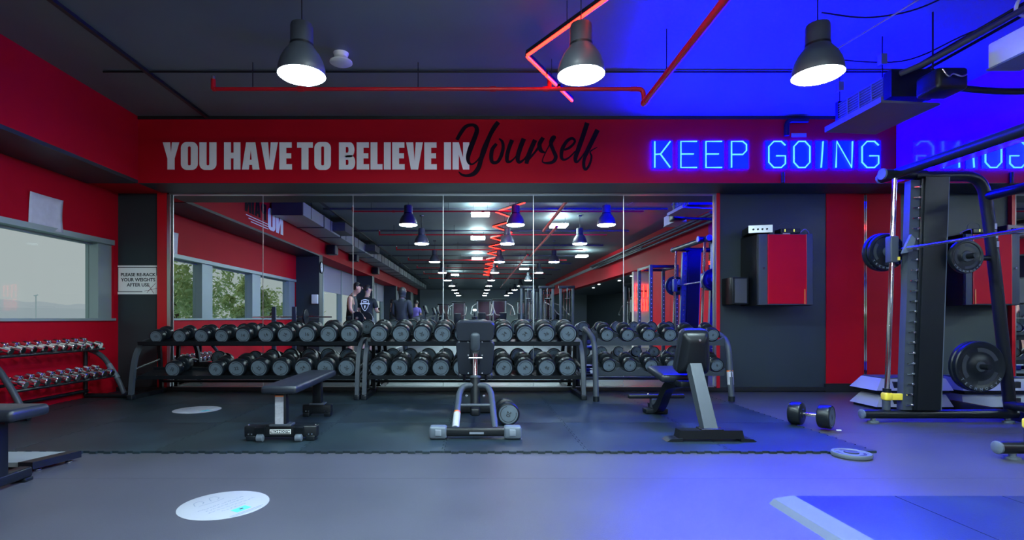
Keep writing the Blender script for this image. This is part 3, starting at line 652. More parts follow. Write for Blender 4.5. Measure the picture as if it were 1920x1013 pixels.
# ------------------------------------------------------------------ dumbbells
HEAD = MB().lathe([(0.05, -0.1545), (0.083, -0.1545), (0.0855, -0.160), (0.093, -0.1585), (0.0985, -0.152), (0.1, -0.145), (0.1, -0.078), (0.097, -0.068), (0.088, -0.062), (0.045, -0.060), (0.038, -0.052)], axis='Y', n=36).mesh('head', 'rubber')
CAP = MB().lathe([(0.083, -0.1540), (0.083, -0.1565), (0.001, -0.1565)], axis='Y', n=36).mesh('cap', 'cap')
_rm = MB()
for a0, a1 in ((-150, 120),):
    o = arc(0, 0, 0.072, 0.072, a0, a1, 24); i = arc(0, 0, 0.0655, 0.0655, a0, a1, 24)
    for q in ring_quads(o, i, False): _rm.add([(p[0], -0.1572, p[1]) for p in q], [(0,1,2,3)])
RING = _rm.mesh('ring_mark', 'ink', smooth=False)
HANDLE = MB().lathe([(0.016, -0.062), (0.0165, -0.05), (0.018, 0), (0.0165, 0.05), (0.016, 0.062)], axis='Y', n=16).mesh('handle', 'chrome')
def dumbbell(loc, R, label, num, roll=0.0, tilt=0.0, rz=0.0, group=None):
    t = empty('dumbbell', loc); t.scale = (R/0.1,)*3
    t.rotation_euler = (tilt, 0, rz); tag(t, label, 'dumbbell', group)
    link('handle', HANDLE, t)
    for k in range(2):
        h = link('head', HEAD, t, rot=(0, 0, PI*k)); link('cap', CAP, h)
        r = link('ring_mark', RING, h); r.rotation_euler = (0, roll, 0)
        n = link('number', text_mesh(str(num), 0.050, 'ink', 0.0, 0.0016), h, (0, -0.1575, 0)); n.rotation_euler = Euler((PI/2, 0, 0)); n.rotation_mode = 'XYZ'
        n.matrix_local = Matrix.Translation((0, -0.1575, 0))@Matrix.Rotation(roll, 4, 'Y')@Matrix.Rotation(PI/2, 4, 'X')
    return t
TILT = math.radians(-11.5)        # rear end raised
# ------------------------------------------------------------------ the two black dumbbell racks
def tray(name, x0, x1, yc, zc, tilt, dep, parent, px):
    """tray whose top passes through (yc, zc)"""
    b = MB(); L = x1-x0
    b.box((0, 0, -0.006), (L, dep, 0.012)); b.box((0, -dep/2-0.008, 0.002), (L, 0.016, 0.045)); b.box((0, dep/2+0.008, 0.006), (L, 0.016, 0.05))
    b.box((0, -dep*0.2, -0.03), (L, 0.05, 0.036))
    ob = b.build(name, 'frame', parent); ob.location = ((x0+x1)/2-px[0], yc-px[1], zc-px[2]); ob.rotation_euler = (tilt, 0, 0); return ob
def big_rack(x0, x1, label):
    P = ((x0+x1)/2, 6.4, TZ); t = tag(empty('dumbbell_rack', P), label, 'rack', 'black two-tier dumbbell racks')
    def loc(o): o.location = (-P[0], -P[1], -P[2]); return o
    for x in (x0, x1):
        prof = catmull([(x, 6.10, TZ+0.03), (x, 6.13, 0.30), (x, 6.19, 0.52), (x, 6.31, 0.645), (x, 6.50, 0.685), (x, 6.64, 0.69)], 6)
        loc(MB().tube(prof, 0.033, 4, flat=(1.0, 1.0)).build('side_post', 'frame_grey', t))
        loc(MB().tube([(x, 6.64, 0.69), (x, 6.70, TZ+0.02)], 0.028, 4).build('rear_post', 'frame', t))
        loc(MB().box((x, 6.405, TZ+0.025), (0.05, 0.66, 0.05)).build('foot_bar', 'frame', t))
        for y in (6.10, 6.71): loc(MB().rbox((x, y, TZ+0.03), (0.066, 0.07, 0.06), 0.01).build('foot_cap', 'rubber', t))
        loc(MB().tube([(x, 6.15, 0.36), (x, 6.66, 0.44)], 0.016, 8).build('brace', 'frame', t))
        loc(MB().tube([(x, 6.17, 0.24), (x, 6.68, 0.33)], 0.02, 4).build('tray_bracket', 'frame', t))
        loc(MB().lathe([(0.012, -0.008), (0.012, 0.008)], (x, 6.10, 0.13), 'Y', 10).build('bolt', 'steel', t))
    for zc in (0.688, 0.294):
        tray('tray', x0+0.025, x1-0.025, 6.34, zc, -TILT, 0.30, t, P)
    loc(MB().cyl((x0, 6.69, 0.16), (x1, 6.69, 0.16), 0.016, 10).build('rear_bar', 'frame', t))
    n = 11
    for k in range(1, n):
        x = x0+(x1-x0)*k/n
        for zc in (0.688, 0.294): loc(MB().box((x, 6.19, zc-0.012), (0.02, 0.012, 0.012)).build('tray_stud', 'steel', t))
    return t
big_rack(-3.93, -1.345, 'left black two-tier dumbbell rack beside the dark pillar')
big_rack(-1.262, 1.245, 'middle black two-tier dumbbell rack behind the centre bench')
def fill(pxs, rs, zt, nums, rack, shelf):
    for k, px in enumerate(pxs):
        R = rs[k]*6.17/1000; s = R/0.1
        yc = 6.17+0.16*s*math.cos(TILT); zc = zt+(yc-6.34)*math.tan(-TILT)+(R+0.001)/math.cos(TILT)
        dumbbell(((px-VX)*6.17/1000, yc, zc), R, 'black dumbbell, %s from left on %s shelf of %s rack' % (ORD[k], shelf, rack), nums[k], random.uniform(-1.2, 1.2), TILT*-1, 0, 'dumbbells on the %s rack' % rack)
fill([292,336,377,415,455,498,534.5,575,615.5,654], [12.8,13.4,14,14,15.3,16,16.2,17,17.3,17.3], 0.688, [10,10,12,12,14,14,16,16,18,18], 'left', 'upper')
fill([323,404,443,485,525.7,567.8,610,649.5], [15.3,15.3,16.8,17.5,17.6,17.6,17.6,17.6], 0.294, [20,20,22,22,24,24,26,26], 'left', 'lower')
fill([710,751.5,790.5,829.5,868.5,907,945.8,984.5,1024.5,1065.5], [17.6]*10, 0.688, [28,28,30,30,32,32,34,34,36,36], 'middle', 'upper')
fill([710,748.5,788,826.5,865.5,905,945,985,1025.5,1064.5], [17.8]*10, 0.294, [38,38,40,40,42,42,44,44,46,46], 'middle', 'lower')
# grey-tube rack on the right
def tube_rack():
    x0, x1 = 1.365, 2.885; P = ((x0+x1)/2, 6.3, TZ)
    t = tag(empty('tube_dumbbell_rack', P), 'right dumbbell rack with grey tube ends and scalloped trays', 'rack')
    def loc(o): o.location = (-P[0], -P[1], -P[2]); return o
    for k, x in enumerate((x0, x1)):
        loc(MB().tube(fillet([(x, 5.99, TZ+0.03), (x, 6.07, 0.70), (x, 6.45, 0.80), (x, 6.62, 0.82)], 0.16, 8), 0.032, 14).build('end_tube', 'frame_grey', t))
        loc(MB().tube([(x, 6.60, 0.80), (x, 6.68, TZ+0.02)], 0.03, 12).build('rear_tube', 'frame_grey', t))
        loc(MB().lathe([(0.036, 0), (0.036, 0.06)], (x, 5.99, TZ), 'Z', 14).build('rubber_foot', 'rubber', t)); loc(MB().lathe([(0.034, 0), (0.034, 0.05)], (x, 6.68, TZ), 'Z', 14).build('rubber_foot', 'rubber', t))
    loc(MB().tube([(x1, 6.012, 0.20), (x1, 6.029, 0.345)], 0.0345, 14).build('label_sleeve', 'sticker', t)); loc(MB().tube([(x1, 6.0295, 0.345), (x1, 6.031, 0.36)], 0.0345, 14).build('label_band', 'orange', t))
    loc(MB().cyl((x0, 6.66, 0.2), (x1, 6.66, 0.2), 0.02, 10).build('rear_bar', 'frame_grey', t))
    tl = math.radians(18)
    for zt, pxs in ((0.725, (1138.5, 1177, 1216, 1256, 1295.5, 1336)), (0.378, (1141.5, 1181, 1220.5, 1261, 1301, 1344))):
        L = x1-x0-0.06; n = 96; cs = [(px-VX)*6.08/1000-(x0+x1)/2 for px in pxs]
        top = []
        for i in range(n+1):
            x = -L/2+L*i/n; dm = min(abs(x-c) for c in cs); top.append((x, -0.006+0.05*min(1, max(0, dm-0.02)/0.09)**1.6 if dm < 0.14 else 0.02))
        poly = [(-L/2, -0.05), (L/2, -0.05)]+list(reversed(top))
        b = MB(); b.prism(poly, lambda x, z: (x, -0.13, z), lambda x, z: (x, -0.105, z)); b.prism(poly, lambda x, z: (x, 0.105, z), lambda x, z: (x, 0.13, z)); b.box((0, 0, -0.045), (L, 0.24, 0.012))
        o = b.build('tray', 'frame_grey', t, smooth=False); o.location = (0, 6.21-P[1], zt-P[2]); o.rotation_euler = (tl, 0, 0)
        for k, px in enumerate(pxs):
            R = 0.0785; X = (px-VX)*6.08/1000
            q = Matrix.Rotation(tl, 3, 'X')@Vector((0, 0, R-0.004))
            dumbbell((X, 6.21+q.y, zt+q.z), R, 'small black dumbbell, %s from left on %s tray of right rack' % (ORD[k], 'upper' if zt > 0.5 else 'lower'), [4,4,6,6,8,8][k], random.uniform(-1, 1), tl, 0, 'dumbbells on the right rack')
tube_rack()
dumbbell((0.285, 4.78, TZ+0.1015), 0.1, 'black dumbbell lying on floor beside the centre incline bench', 20, 1.9, 0, 0.05)
dumbbell((2.90, 4.60, TZ+0.1015), 0.1, 'black dumbbell lying alone on blue-lit floor by smith machine', 18, 0.5, 0, 0.72)
# ------------------------------------------------------------------ chrome dumbbell rack under the window
cr = tag(empty('chrome_rack', (-4.3, 5.55, TZ)), 'low black two-tier rack of chrome dumbbells under the window', 'rack')
def cl(o): o.location = (4.3, -5.55, -TZ); return o
for y in (4.86, 6.25):
    cl(MB().tube(fillet([(-4.10, y, TZ+0.03), (-4.17, y, 0.22), (-4.36, y, 0.52), (-4.56, y, 0.60)], 0.12, 8), 0.028, 12).build('end_tube', 'frame_grey', cr))
    cl(MB().cyl((-4.09, y, TZ+0.03), (-4.56, y, TZ+0.03), 0.026, 12).build('foot_tube', 'frame', cr)); cl(MB().cyl((-4.56, y, TZ+0.03), (-4.56, y, 0.60), 0.022, 10).build('rear_tube', 'frame', cr))
    cl(MB().lathe([(0.032, -0.03), (0.034, 0.0), (0.032, 0.03)], (-4.09, y, TZ+0.034), 'X', 12).build('foot_cap', 'rubber', cr))
cl(MB().tube([(-4.185, 6.25, 0.25), (-4.29, 6.25, 0.41)], 0.031, 12).build('label_sleeve', 'sleeve', cr))
CT = math.radians(14)
for xc, zc in ((-4.43, 0.615), (-4.29, 0.30)):
    for dx in (-0.085, 0.085):
        b = MB().tube([(xc+dx*math.cos(CT), 4.86, zc-dx*math.sin(CT)), (xc+dx*math.cos(CT), 6.25, zc-dx*math.sin(CT))], 0.016, 8); cl(b.build('tray_rail', 'frame', cr))
cl(MB().cyl((-4.54, 4.86, 0.1), (-4.54, 6.25, 0.1), 0.02, 10).build('rear_bar', 'frame', cr))
CHEAD = MB().lathe([(0.012, -0.105), (0.026, -0.105), (0.032, -0.099), (0.032, -0.052), (0.026, -0.046), (0.012, -0.044)], axis='X', n=10).mesh('head', 'chrome')
CBAR = MB().lathe([(0.011, -0.05), (0.014, 0), (0.011, 0.05)], axis='X', n=12).mesh('handle', 'chrome')
for tier, (xc, zc) in enumerate(((-4.43, 0.615), (-4.29, 0.30))):
    for k in range(10):
        t = empty('chrome_dumbbell', (xc+0.012, 4.96+0.13*k, zc+0.053)); t.rotation_euler = (0, CT, 0)
        t.scale = (1.25, 1.25, 1.25) if tier == 0 else (1.2, 1.3, 1.3)
        t.scale = [s*(0.88+0.012*k) for s in t.scale]
        tag(t, 'small chrome dumbbell, %s from far end, %s tier under the window' % (ORD[9-k], ('upper', 'lower')[tier]), 'dumbbell', 'chrome dumbbells under the window')
        link('handle', CBAR, t); link('head', CHEAD, t); link('head', CHEAD, t, rot=(0, 0, PI))
# ------------------------------------------------------------------ benches
def at0(t):
    L = Vector(t.location)
    def f(name, b, m):
        o = b.build(name, m, t); o.location = (-L.x, -L.y, -L.z); return o
    return f
# flat bench, left of centre
fb = tag(empty('flat_bench', (-1.49, 4.6, TZ)), 'flat black bench with wheels and a white label on its post', 'bench')
def fbp(name, b, m): return b.build(name, m, fb)
fbp('pad', MB().rbox((0.02, -0.02, 0.40), (0.27, 1.24, 0.06), 0.022, seg=4), 'vinyl')
fbp('pad_plate', MB().box((0.01, -0.02, 0.362), (0.16, 1.05, 0.014)), 'frame')
fbp('front_post', MB().rbox((0.0, -0.5, 0.235), (0.085, 0.07, 0.25), 0.008), 'frame'); fbp('rear_post', MB().rbox((0.0, 0.5, 0.235), (0.085, 0.07, 0.25), 0.008), 'frame')
fbp('spine', MB().rbox((0.0, 0.0, 0.345), (0.06, 0.95, 0.03), 0.006), 'frame')
fbp('post_label', MB().span((-0.042, -0.5372, 0.115), (0.022, -0.5352, 0.335)), 'sticker'); fbp('label_band', MB().span((-0.042, -0.5376, 0.335), (0.022, -0.5352, 0.345)), 'orange')
fbp('front_base', MB().rbox((0.0, -0.5, 0.07), (0.55, 0.08, 0.085), 0.01), 'frame'); fbp('rear_base', MB().rbox((0.0, 0.5, 0.07), (0.27, 0.08, 0.085), 0.01), 'frame')
fbp('base_plate', MB().rbox((0.0, -0.5, 0.118), (0.17, 0.11, 0.02), 0.008), 'frame_grey'); fbp('base_plate', MB().rbox((0.0, 0.5, 0.118), (0.15, 0.11, 0.02), 0.008), 'frame_grey')
for s in (-1, 1):
    fbp('wheel', MB().lathe([(0.02, -0.028), (0.028, -0.022), (0.028, 0.022), (0.02, 0.028)], (s*0.145, -0.565, 0.028), 'X', 18), 'sleeve')
    fbp('wheel_bracket', MB().box((s*0.145, -0.553, 0.078), (0.07, 0.03, 0.07), (0.35, 0, 0)), 'frame')
    fbp('foot', MB().rbox((s*0.225, -0.5, 0.02), (0.07, 0.09, 0.038), 0.006), 'rubber'); fbp('foot', MB().rbox((s*0.10, 0.5, 0.02), (0.06, 0.09, 0.038), 0.006), 'rubber')
    for x in (0.215, 0.24): fbp('bolt', MB().lathe([(0.006, 0), (0.006, -0.006)], (s*x, -0.54, 0.052), 'Y', 8), 'chrome')
    for x in (0.075, 0.10): fbp('bolt', MB().lathe([(0.006, 0), (0.006, -0.006)], (s*x, 0.46, 0.052), 'Y', 8), 'chrome')
    fbp('bolt', MB().lathe([(0.008, 0), (0.008, 0.008)], (s*0.255, -0.5, 0.112), 'Z', 8), 'chrome')
fbp('brand_plate', MB().rbox((0.0, -0.5415, 0.07), (0.160, 0.003, 0.036), 0.0014), 'letter'); fbp('brand_inlay', MB().rbox((0.0, -0.5425, 0.07), (0.150, 0.003, 0.027), 0.0014), 'frame')
o = link('brand_text', text_mesh('TECHNOGYM', 0.024, 'letter', 0.0002, 0.0006), fb, (0, -0.5445, 0.07), (PI/2, 0, 0))
fb.rotation_euler = (0, 0, math.radians(1.2))
# incline bench in the centre
ib = tag(empty('incline_bench', (0.005, 4.6, TZ)), 'adjustable incline bench seen from behind at centre', 'bench')
def ibp(name, b, m): return b.build(name, m, ib)
ibp('crossbar', MB().rbox((0, -0.46, 0.055), (0.62, 0.075, 0.07), 0.022), 'frame')
for s in (-1, 1):
    ibp('crossbar_cap', MB().rbox((s*0.288, -0.46, 0.052), (0.135, 0.1, 0.098), 0.02), 'sleeve')
    c = ibp('cap_clip', MB().rbox((s*0.285, -0.512, 0.055), (0.048, 0.012, 0.052), 0.008), 'ink_grey')
    ibp('bolt', MB().lathe([(0.012, 0), (0.010, -0.012)], (s*0.075, 0.04, 0.26), 'Y', 10), 'chrome')
ibp('rating_plate', MB().box((0.01, -0.4985, 0.05), (0.11, 0.003, 0.016)), 'ink_grey')
ibp('arch_frame', MB().tube(fillet([(-0.155, -0.45, 0.07), (-0.135, -0.05, 0.30), (-0.10, 0.03, 0.35), (0.10, 0.03, 0.35), (0.135, -0.05, 0.30), (0.155, -0.45, 0.07)], 0.12, 8), 0.026, 14), 'frame_grey')
ibp('label_sleeve', MB().tube([(-0.1545, -0.44, 0.076), (-0.147, -0.29, 0.162)], 0.0285, 14), 'sticker'); ibp('label_band', MB().tube([(-0.1468, -0.287, 0.164), (-0.1462, -0.277, 0.17)], 0.0285, 14), 'orange')
ibp('lower_bar', MB().cyl((-0.145, -0.2, 0.215), (0.145, -0.2, 0.215), 0.014, 10), 'frame_grey')
ibp('spine', MB().rbox((0, 0.22, 0.16), (0.07, 0.9, 0.06), 0.012), 'frame')
ibp('strut_sleeve', MB().tube([(0, -0.02, 0.10), (0, 0.06, 0.42)], 0.043, 20), 'frame'); ibp('strut_collar', MB().tube([(0, 0.057, 0.41), (0, 0.062, 0.43)], 0.047, 20), 'frame_grey')
ibp('strut_rod', MB().tube([(0, 0.06, 0.42), (0, 0.10, 0.62)], 0.024, 16), 'chrome')
ibp('strut_pin', MB().cyl((-0.06, 0.07, 0.585), (0.06, 0.07, 0.585), 0.009, 10), 'chrome')
bk_rot = (math.radians(-14), 0, 0); R14 = Euler(bk_rot).to_matrix(); base = Vector((0, 0.20, 0.44))
R14 = Matrix.Rotation(math.radians(14), 3, 'X')
def up(x, y, z): return base+R14@Vector((x, y, z))
def pad_shape(w0, w1, h0, h1, th, n=16):
    P = []
    for cx, cy, a0 in ((w1/2-0.045, h1-0.045, 0), (-w1/2+0.045, h1-0.045, 90), (-w0/2+0.045, h0+0.045, 180), (w0/2-0.045, h0+0.045, 270)):
        P += arc(cx, cy, 0.045, 0.045, a0, a0+90, 5)
    return P
def pad(name, w0, w1, h0, h1, y0, y1, m='vinyl'):
    P = pad_shape(w0, w1, h0, h1, 0); b = MB(); cx, cz = 0, (h0+h1)/2
    lay = [(y0, 0.95), (y0+0.008, 0.99), ((y0+y1)/2, 1.0), (y1-0.012, 0.985), (y1, 0.93)]; n = len(P); vs = []
    for yy, s in lay: vs += [up(p[0]*s, yy, cz+(p[1]-cz)*s) for p in P]
    fs = [(i*n+k, i*n+(k+1) % n, (i+1)*n+(k+1) % n, (i+1)*n+k) for i in range(len(lay)-1) for k in range(n)]+[tuple(reversed(range(n))), tuple(range((len(lay)-1)*n, len(lay)*n))]
    return ibp(name, b.add(vs, fs), m)
pad('backrest', 0.31, 0.345, -0.02, 0.30, 0.0, 0.075); pad('headrest', 0.335, 0.345, 0.305, 0.475, -0.015, 0.075)
ibp('back_bracket', MB().rbox(up(0, -0.03, 0.30), (0.085, 0.06, 0.17), 0.03, (math.radians(14), 0, 0)), 'frame_grey')
ibp('hinge_block', MB().rbox(up(0, -0.02, 0.16), (0.085, 0.045, 0.13), 0.01, (math.radians(14), 0, 0)), 'frame')
for s in (-1, 1):
    for z in (0.29, 0.17, -0.0): ibp('bolt', MB().lathe([(0.008, 0), (0.007, -0.007)], up(s*0.062, 0.0, z), 'Y', 10), 'chrome')
    ibp('seat_strut', MB().cyl((s*0.10, 0.24, 0.36), (s*0.10, 0.24, 0.46), 0.012, 8), 'frame')
ibp('seat', MB().rbox((0, 0.47, 0.42), (0.32, 0.40, 0.06), 0.025, (math.radians(6), 0, 0), 4), 'vinyl'); ibp('seat_bracket', MB().rbox((0, 0.40, 0.29), (0.06, 0.12, 0.22), 0.01), 'frame')
ibp('front_foot', MB().rbox((0, 0.66, 0.04), (0.36, 0.07, 0.07), 0.015), 'frame'); ibp('front_leg', MB().tube([(0, 0.60, 0.17), (0, 0.66, 0.05)], 0.035, 4), 'frame')
# upright bench on the right
ub = tag(empty('upright_bench', (1.79, 4.5, TZ)), 'upright black bench with tall backrest and foot bar at right', 'bench')
def ubp(name, b, m): return b.build(name, m, ub)
ubp('rear_foot', MB().prism([(-0.25, 0.02), (0.25, 0.02), (0.235, 0.085), (-0.235, 0.085)], lambda x, z: (x, -0.47, z), lambda x, z: (x, -0.37, z)), 'frame')
for s in (-1, 1): ubp('foot_pad', MB().prism([(0.22*s, 0.001), (0.34*s, 0.001), (0.31*s, 0.02), (0.22*s, 0.028)], lambda x, z: (x, -0.48, z), lambda x, z: (x, -0.36, z)), 'rubber')
for s in (-1, 1): ubp('bolt', MB().lathe([(0.012, 0), (0.008, 0.012)], (0.075*s+0.01, -0.42, 0.085), 'Z', 10), 'chrome')
ubp('post', MB().prism([(-0.45, 0.085), (-0.36, 0.085), (0.02, 0.52), (-0.06, 0.56)], lambda y, z: (-0.045+0.1*max(0, z-0.08), y, z), lambda y, z: (0.06+0.08*max(0, z-0.08), y, z)), 'frame_grey')
ubp('post_plate', MB().rbox((0.01, -0.415, 0.088), (0.17, 0.11, 0.014), 0.005), 'frame')
RB = Matrix.Rotation(math.radians(10), 3, 'X'); bb = Vector((0.065, 0.03, 0.46))
def upb(x, y, z): return bb+RB@Vector((x, y, z))
def slab(name, P, lay, m):
    n = len(P); vs = []; cx = sum(p[0] for p in P)/n; cz = sum(p[1] for p in P)/n
    for yy, s in lay: vs += [upb(cx+(p[0]-cx)*s, yy, cz+(p[1]-cz)*s) for p in P]
    fs = [(i*n+k, i*n+(k+1) % n, (i+1)*n+(k+1) % n, (i+1)*n+k) for i in range(len(lay)-1) for k in range(n)]+[tuple(reversed(range(n))), tuple(range((len(lay)-1)*n, len(lay)*n))]
    return ubp(name, MB().add(vs, fs), m)
def rr(w0, w1, h0, h1, r): 
    P = []
    for cx, cy, a0 in ((w1/2-r, h1-r, 0), (-w1/2+r, h1-r, 90), (-w0/2+r, h0+r, 180), (w0/2-r, h0+r, 270)): P += arc(cx, cy, r, r, a0, a0+90, 5)
    return P
slab('back_cover', rr(0.27, 0.21, 0.0, 0.355, 0.03), [(-0.035, 0.55), (-0.028, 0.72), (0.0, 0.97), (0.012, 1.0)], 'frame')
slab('backrest', rr(0.30, 0.24, 0.0, 0.385, 0.055), [(0.012, 0.97), (0.03, 1.0), (0.075, 0.99), (0.095, 0.92)], 'vinyl')
for z in (0.06, 0.30): ubp('bolt', MB().lathe([(0.012, 0), (0.010, -0.008)], upb(0.02, -0.034, z), 'Y', 10), 'chrome')
ubp('seat', MB().rbox((0.0, 0.35, 0.43), (0.33, 0.40, 0.075), 0.033, (math.radians(7), 0, 0), 4), 'vinyl'); ubp('seat_frame', MB().rbox((0.02, 0.25, 0.37), (0.12, 0.45, 0.05), 0.012), 'frame')
ubp('front_leg', MB().tube(catmull([(0.02, 0.22, 0.36), (0.0, 0.42, 0.30), (-0.01, 0.56, 0.14), (-0.01, 0.68, 0.06), (-0.01, 0.86, 0.05)], 8), 0.055, 4), 'frame')
ubp('front_stand', MB().rbox((-0.01, 0.76, 0.095), (0.085, 0.09, 0.10), 0.01), 'frame_grey'); ubp('front_foot', MB().rbox((-0.01, 0.76, 0.025), (0.22, 0.12, 0.048), 0.012), 'rubber')
ubp('foot_bar', MB().rbox((0.0, 0.76, 0.165), (0.56, 0.05, 0.045), 0.018), 'frame')
for s in (-1, 1): ubp('bolt', MB().lathe([(0.010, 0), (0.007, 0.01)], (0.07*s-0.01, 0.755, 0.187), 'Z', 10), 'chrome')
# bench cut by the left edge of the picture, and the stand with a silver foot plate behind it
eb = tag(empty('edge_bench', (-3.0, 2.94, 0)), 'black flat bench cut off at the left edge of picture', 'bench')
def ebp(name, b, m): return b.build(name, m, eb)
ebp('pad', MB().rbox((-0.02, 0.0, 0.43), (1.16, 0.27, 0.065), 0.026, seg=4), 'vinyl'); ebp('pad_plate', MB().box((-0.02, 0, 0.389), (1.0, 0.16, 0.016)), 'frame')
for x in (0.36, -0.42):
    ebp('post', MB().rbox((x, 0, 0.215), (0.075, 0.085, 0.34), 0.01), 'frame'); ebp('base', MB().rbox((x, 0, 0.05), (0.08, 0.40, 0.06), 0.012), 'frame')
    for s in (-1, 1): ebp('foot', MB().rbox((x, 0.17*s, 0.012), (0.09, 0.06, 0.022), 0.006), 'rubber')
bs = tag(empty('barbell_stand', (-3.4, 3.42, 0)), 'barbell stand with silver foot plate at the left edge', 'rack')
def bsp(name, b, m): return b.build(name, m, bs)
bsp('foot_plate', MB().prism([(-0.72, -0.14), (0.68, -0.14), (0.76, 0.13), (-0.72, 0.13)], lambda x, y: (x, y, 0.034), lambda x, y: (x, y, 0.062)), 'duct')
bsp('plate_edge', MB().prism([(0.60, -0.15), (0.69, -0.15), (0.775, 0.14), (0.70, 0.14)], lambda x, y: (x, y, 0.022), lambda x, y: (x, y, 0.066)), 'frame')
for x, y in ((0.66, -0.08), (0.72, 0.10), (-0.66, -0.1), (-0.66, 0.1)):
    bsp('levelling_foot', MB().lathe([(0.022, 0.0), (0.024, 0.008), (0.008, 0.012), (0.008, 0.036)], (x, y, 0), 'Z', 12), 'chrome')
for x in (-0.58, -0.18):
    bsp('upright_base', MB().rbox((x, -0.2, 0.045), (0.09, 0.22, 0.04), 0.008), 'frame')
    bsp('upright', MB().rbox((x, -0.27, 0.61), (0.08, 0.06, 1.14), 0.01), 'frame_grey'); bsp('hook', MB().tube(fillet([(x, -0.30, 0.94), (x, -0.38, 0.94), (x, -0.40, 1.0)], 0.03), 0.014, 8), 'steel')
bsp('cross_tube', MB().cyl((-0.58, -0.27, 0.5), (-0.18, -0.27, 0.5), 0.025, 10), 'frame_grey')
ba = tag(empty('barbell', (-3.72, 3.065, 0.975)), 'chrome barbell on the stand by the window, seen in mirror', 'barbell')
MB().cyl((-0.72, 0, 0), (0.86, 0, 0), 0.014, 12).build('bar', 'chrome', ba); MB().cyl((0.28, 0, 0), (0.6, 0, 0), 0.025, 14).build('sleeve', 'chrome', ba)
MB().lathe([(0.03, -0.02), (0.15, -0.02), (0.16, -0.012), (0.16, 0.012), (0.15, 0.02), (0.03, 0.02)], (0.34, 0, 0), 'X', 28).build('plate', 'rubber', ba)

# ------------------------------------------------------------------ smith machine on the right
NF = 3.60; FF = 4.86
sm_ = tag(empty('smith_machine', (4.2, 4.2, 0)), 'black smith machine with chrome guide rods at the right', 'gym machine')
smp = at0(sm_)
def smith_frame(Y, s):
    bz = 0.078
    smp('base_tube', MB().cyl((3.53, Y, bz), (4.93, Y, bz), 0.042, 18), 'frame'); smp('base_cap', MB().lathe([(0.044, 0.0), (0.044, -0.012), (0.03, -0.02)], (3.535, Y, bz), 'X', 20), 'sleeve')
    for x in (3.63, 4.86): smp('levelling_foot', MB().lathe([(0.045, 0.0), (0.045, 0.015), (0.02, 0.02), (0.02, 0.045)], (x, Y, 0.0005), 'Z', 16), 'sleeve')
    yr = Y+0.0*s
    smp('guide_rod', MB().cyl((3.752, yr, 0.12), (3.828, yr, 2.235), 0.021, 16), 'chrome')
    smp('rod_base', MB().cyl((3.75, yr, 0.115), (3.752, yr, 0.20), 0.032, 16), 'frame_grey')
    smp('rod_ring', MB().cyl((3.7555, yr, 0.275), (3.7570, yr, 0.31), 0.033, 16), 'frame')
    smp('bumper', MB().rbox((3.756, yr, 0.238), (0.075, 0.075, 0.075), 0.02), 'yellow'); smp('bumper_arm', MB().rbox((3.862, yr-0.02, 0.237), (0.16, 0.03, 0.06), 0.006), 'yellow')
    # peg strip and column, leaning with the rod
    ln = (3.828-3.752)/(2.235-0.12)
    def sx(x, z): return x+(z-0.12)*ln
    def lean(x0, x1, z0, z1, y0, y1):
        return MB().add([(sx(x0,z0),y0,z0),(sx(x1,z0),y0,z0),(sx(x1,z0),y1,z0),(sx(x0,z0),y1,z0),(sx(x0,z1),y0,z1),(sx(x1,z1),y0,z1),(sx(x1,z1),y1,z1),(sx(x0,z1),y1,z1)], [(3,2,1,0),(4,5,6,7),(0,1,5,4),(1,2,6,5),(2,3,7,6),(3,0,4,7)])
    smp('peg_strip', lean(3.868, 3.955, 0.12, 2.20, Y-0.04, Y+0.03), 'frame_grey'); smp('column', lean(3.985, 4.195, 0.12, 2.225, Y-0.06, Y+0.06), 'frame'); smp('column_edge', lean(3.955, 3.985, 0.12, 2.21, Y-0.05, Y+0.05), 'rubber')
    smp('column_trim', lean(4.195, 4.205, 0.12, 2.225, Y-0.058, Y+0.058), 'sleeve')
    z = 0.17
    while z < 2.18:
        x = sx(3.935, z)
        smp('hook_peg', MB().tube([(x, Y-0.038, z), (x-0.005, Y-0.062, z), (x-0.055, Y-0.066, z-0.004)], 0.0065, 6).lathe([(0.014, 0), (0.014, -0.012), (0.008, -0.02)], (x, Y-0.05, z), 'Y', 10), 'chrome'); smp('peg_end', MB().lathe([(0.012, 0.0), (0.012, 0.03), (0.006, 0.04)], (x-0.02, Y+0.028, z), 'Y', 10), 'chrome'); z += 0.0935
    smp('rear_leg', MB().tube(fillet([(4.0, Y, 2.245), (4.62, Y, 2.245), (4.68, Y, 1.9), (4.885, Y, 0.09)], 0.16, 8), 0.046, 16), 'frame')
    for zz_ in (0.52, 1.50):
        xx = 4.50 if zz_ < 1 else 4.38
        smp('plate_peg', MB().tube([(4.84-0.1*zz_, Y, zz_), (xx, Y, zz_), (xx, Y-0.2*s, zz_)] , 0.024, 10), 'frame')
smith_frame(FF, 1); smith_frame(NF, -1)
smp('front_top_beam', MB().cyl((3.83, NF-0.16, 2.265), (3.83, FF+0.16, 2.265), 0.045, 18), 'frame')
for y in (NF-0.165, FF+0.165): smp('beam_cap', MB().lathe([(0.047, -0.012), (0.047, 0.012)], (3.83, y, 2.265), 'Y', 20), 'sleeve')
for y in (NF, FF): smp('top_tube', MB().cyl((3.72 if y == FF else 3.84, y, 2.265), (4.1, y, 2.255), 0.045, 16), 'frame'); 
for y in (FF,): smp('top_cap', MB().lathe([(0.05, 0.0), (0.05, -0.018)], (3.725, y, 2.265), 'X', 20), 'sleeve')
smp('rear_top_beam', MB().cyl((4.66, NF, 2.06), (4.66, FF, 2.06), 0.042, 16), 'frame'); smp('rear_low_beam', MB().cyl((4.86, NF, 0.16), (4.86, FF, 0.16), 0.042, 16), 'frame')
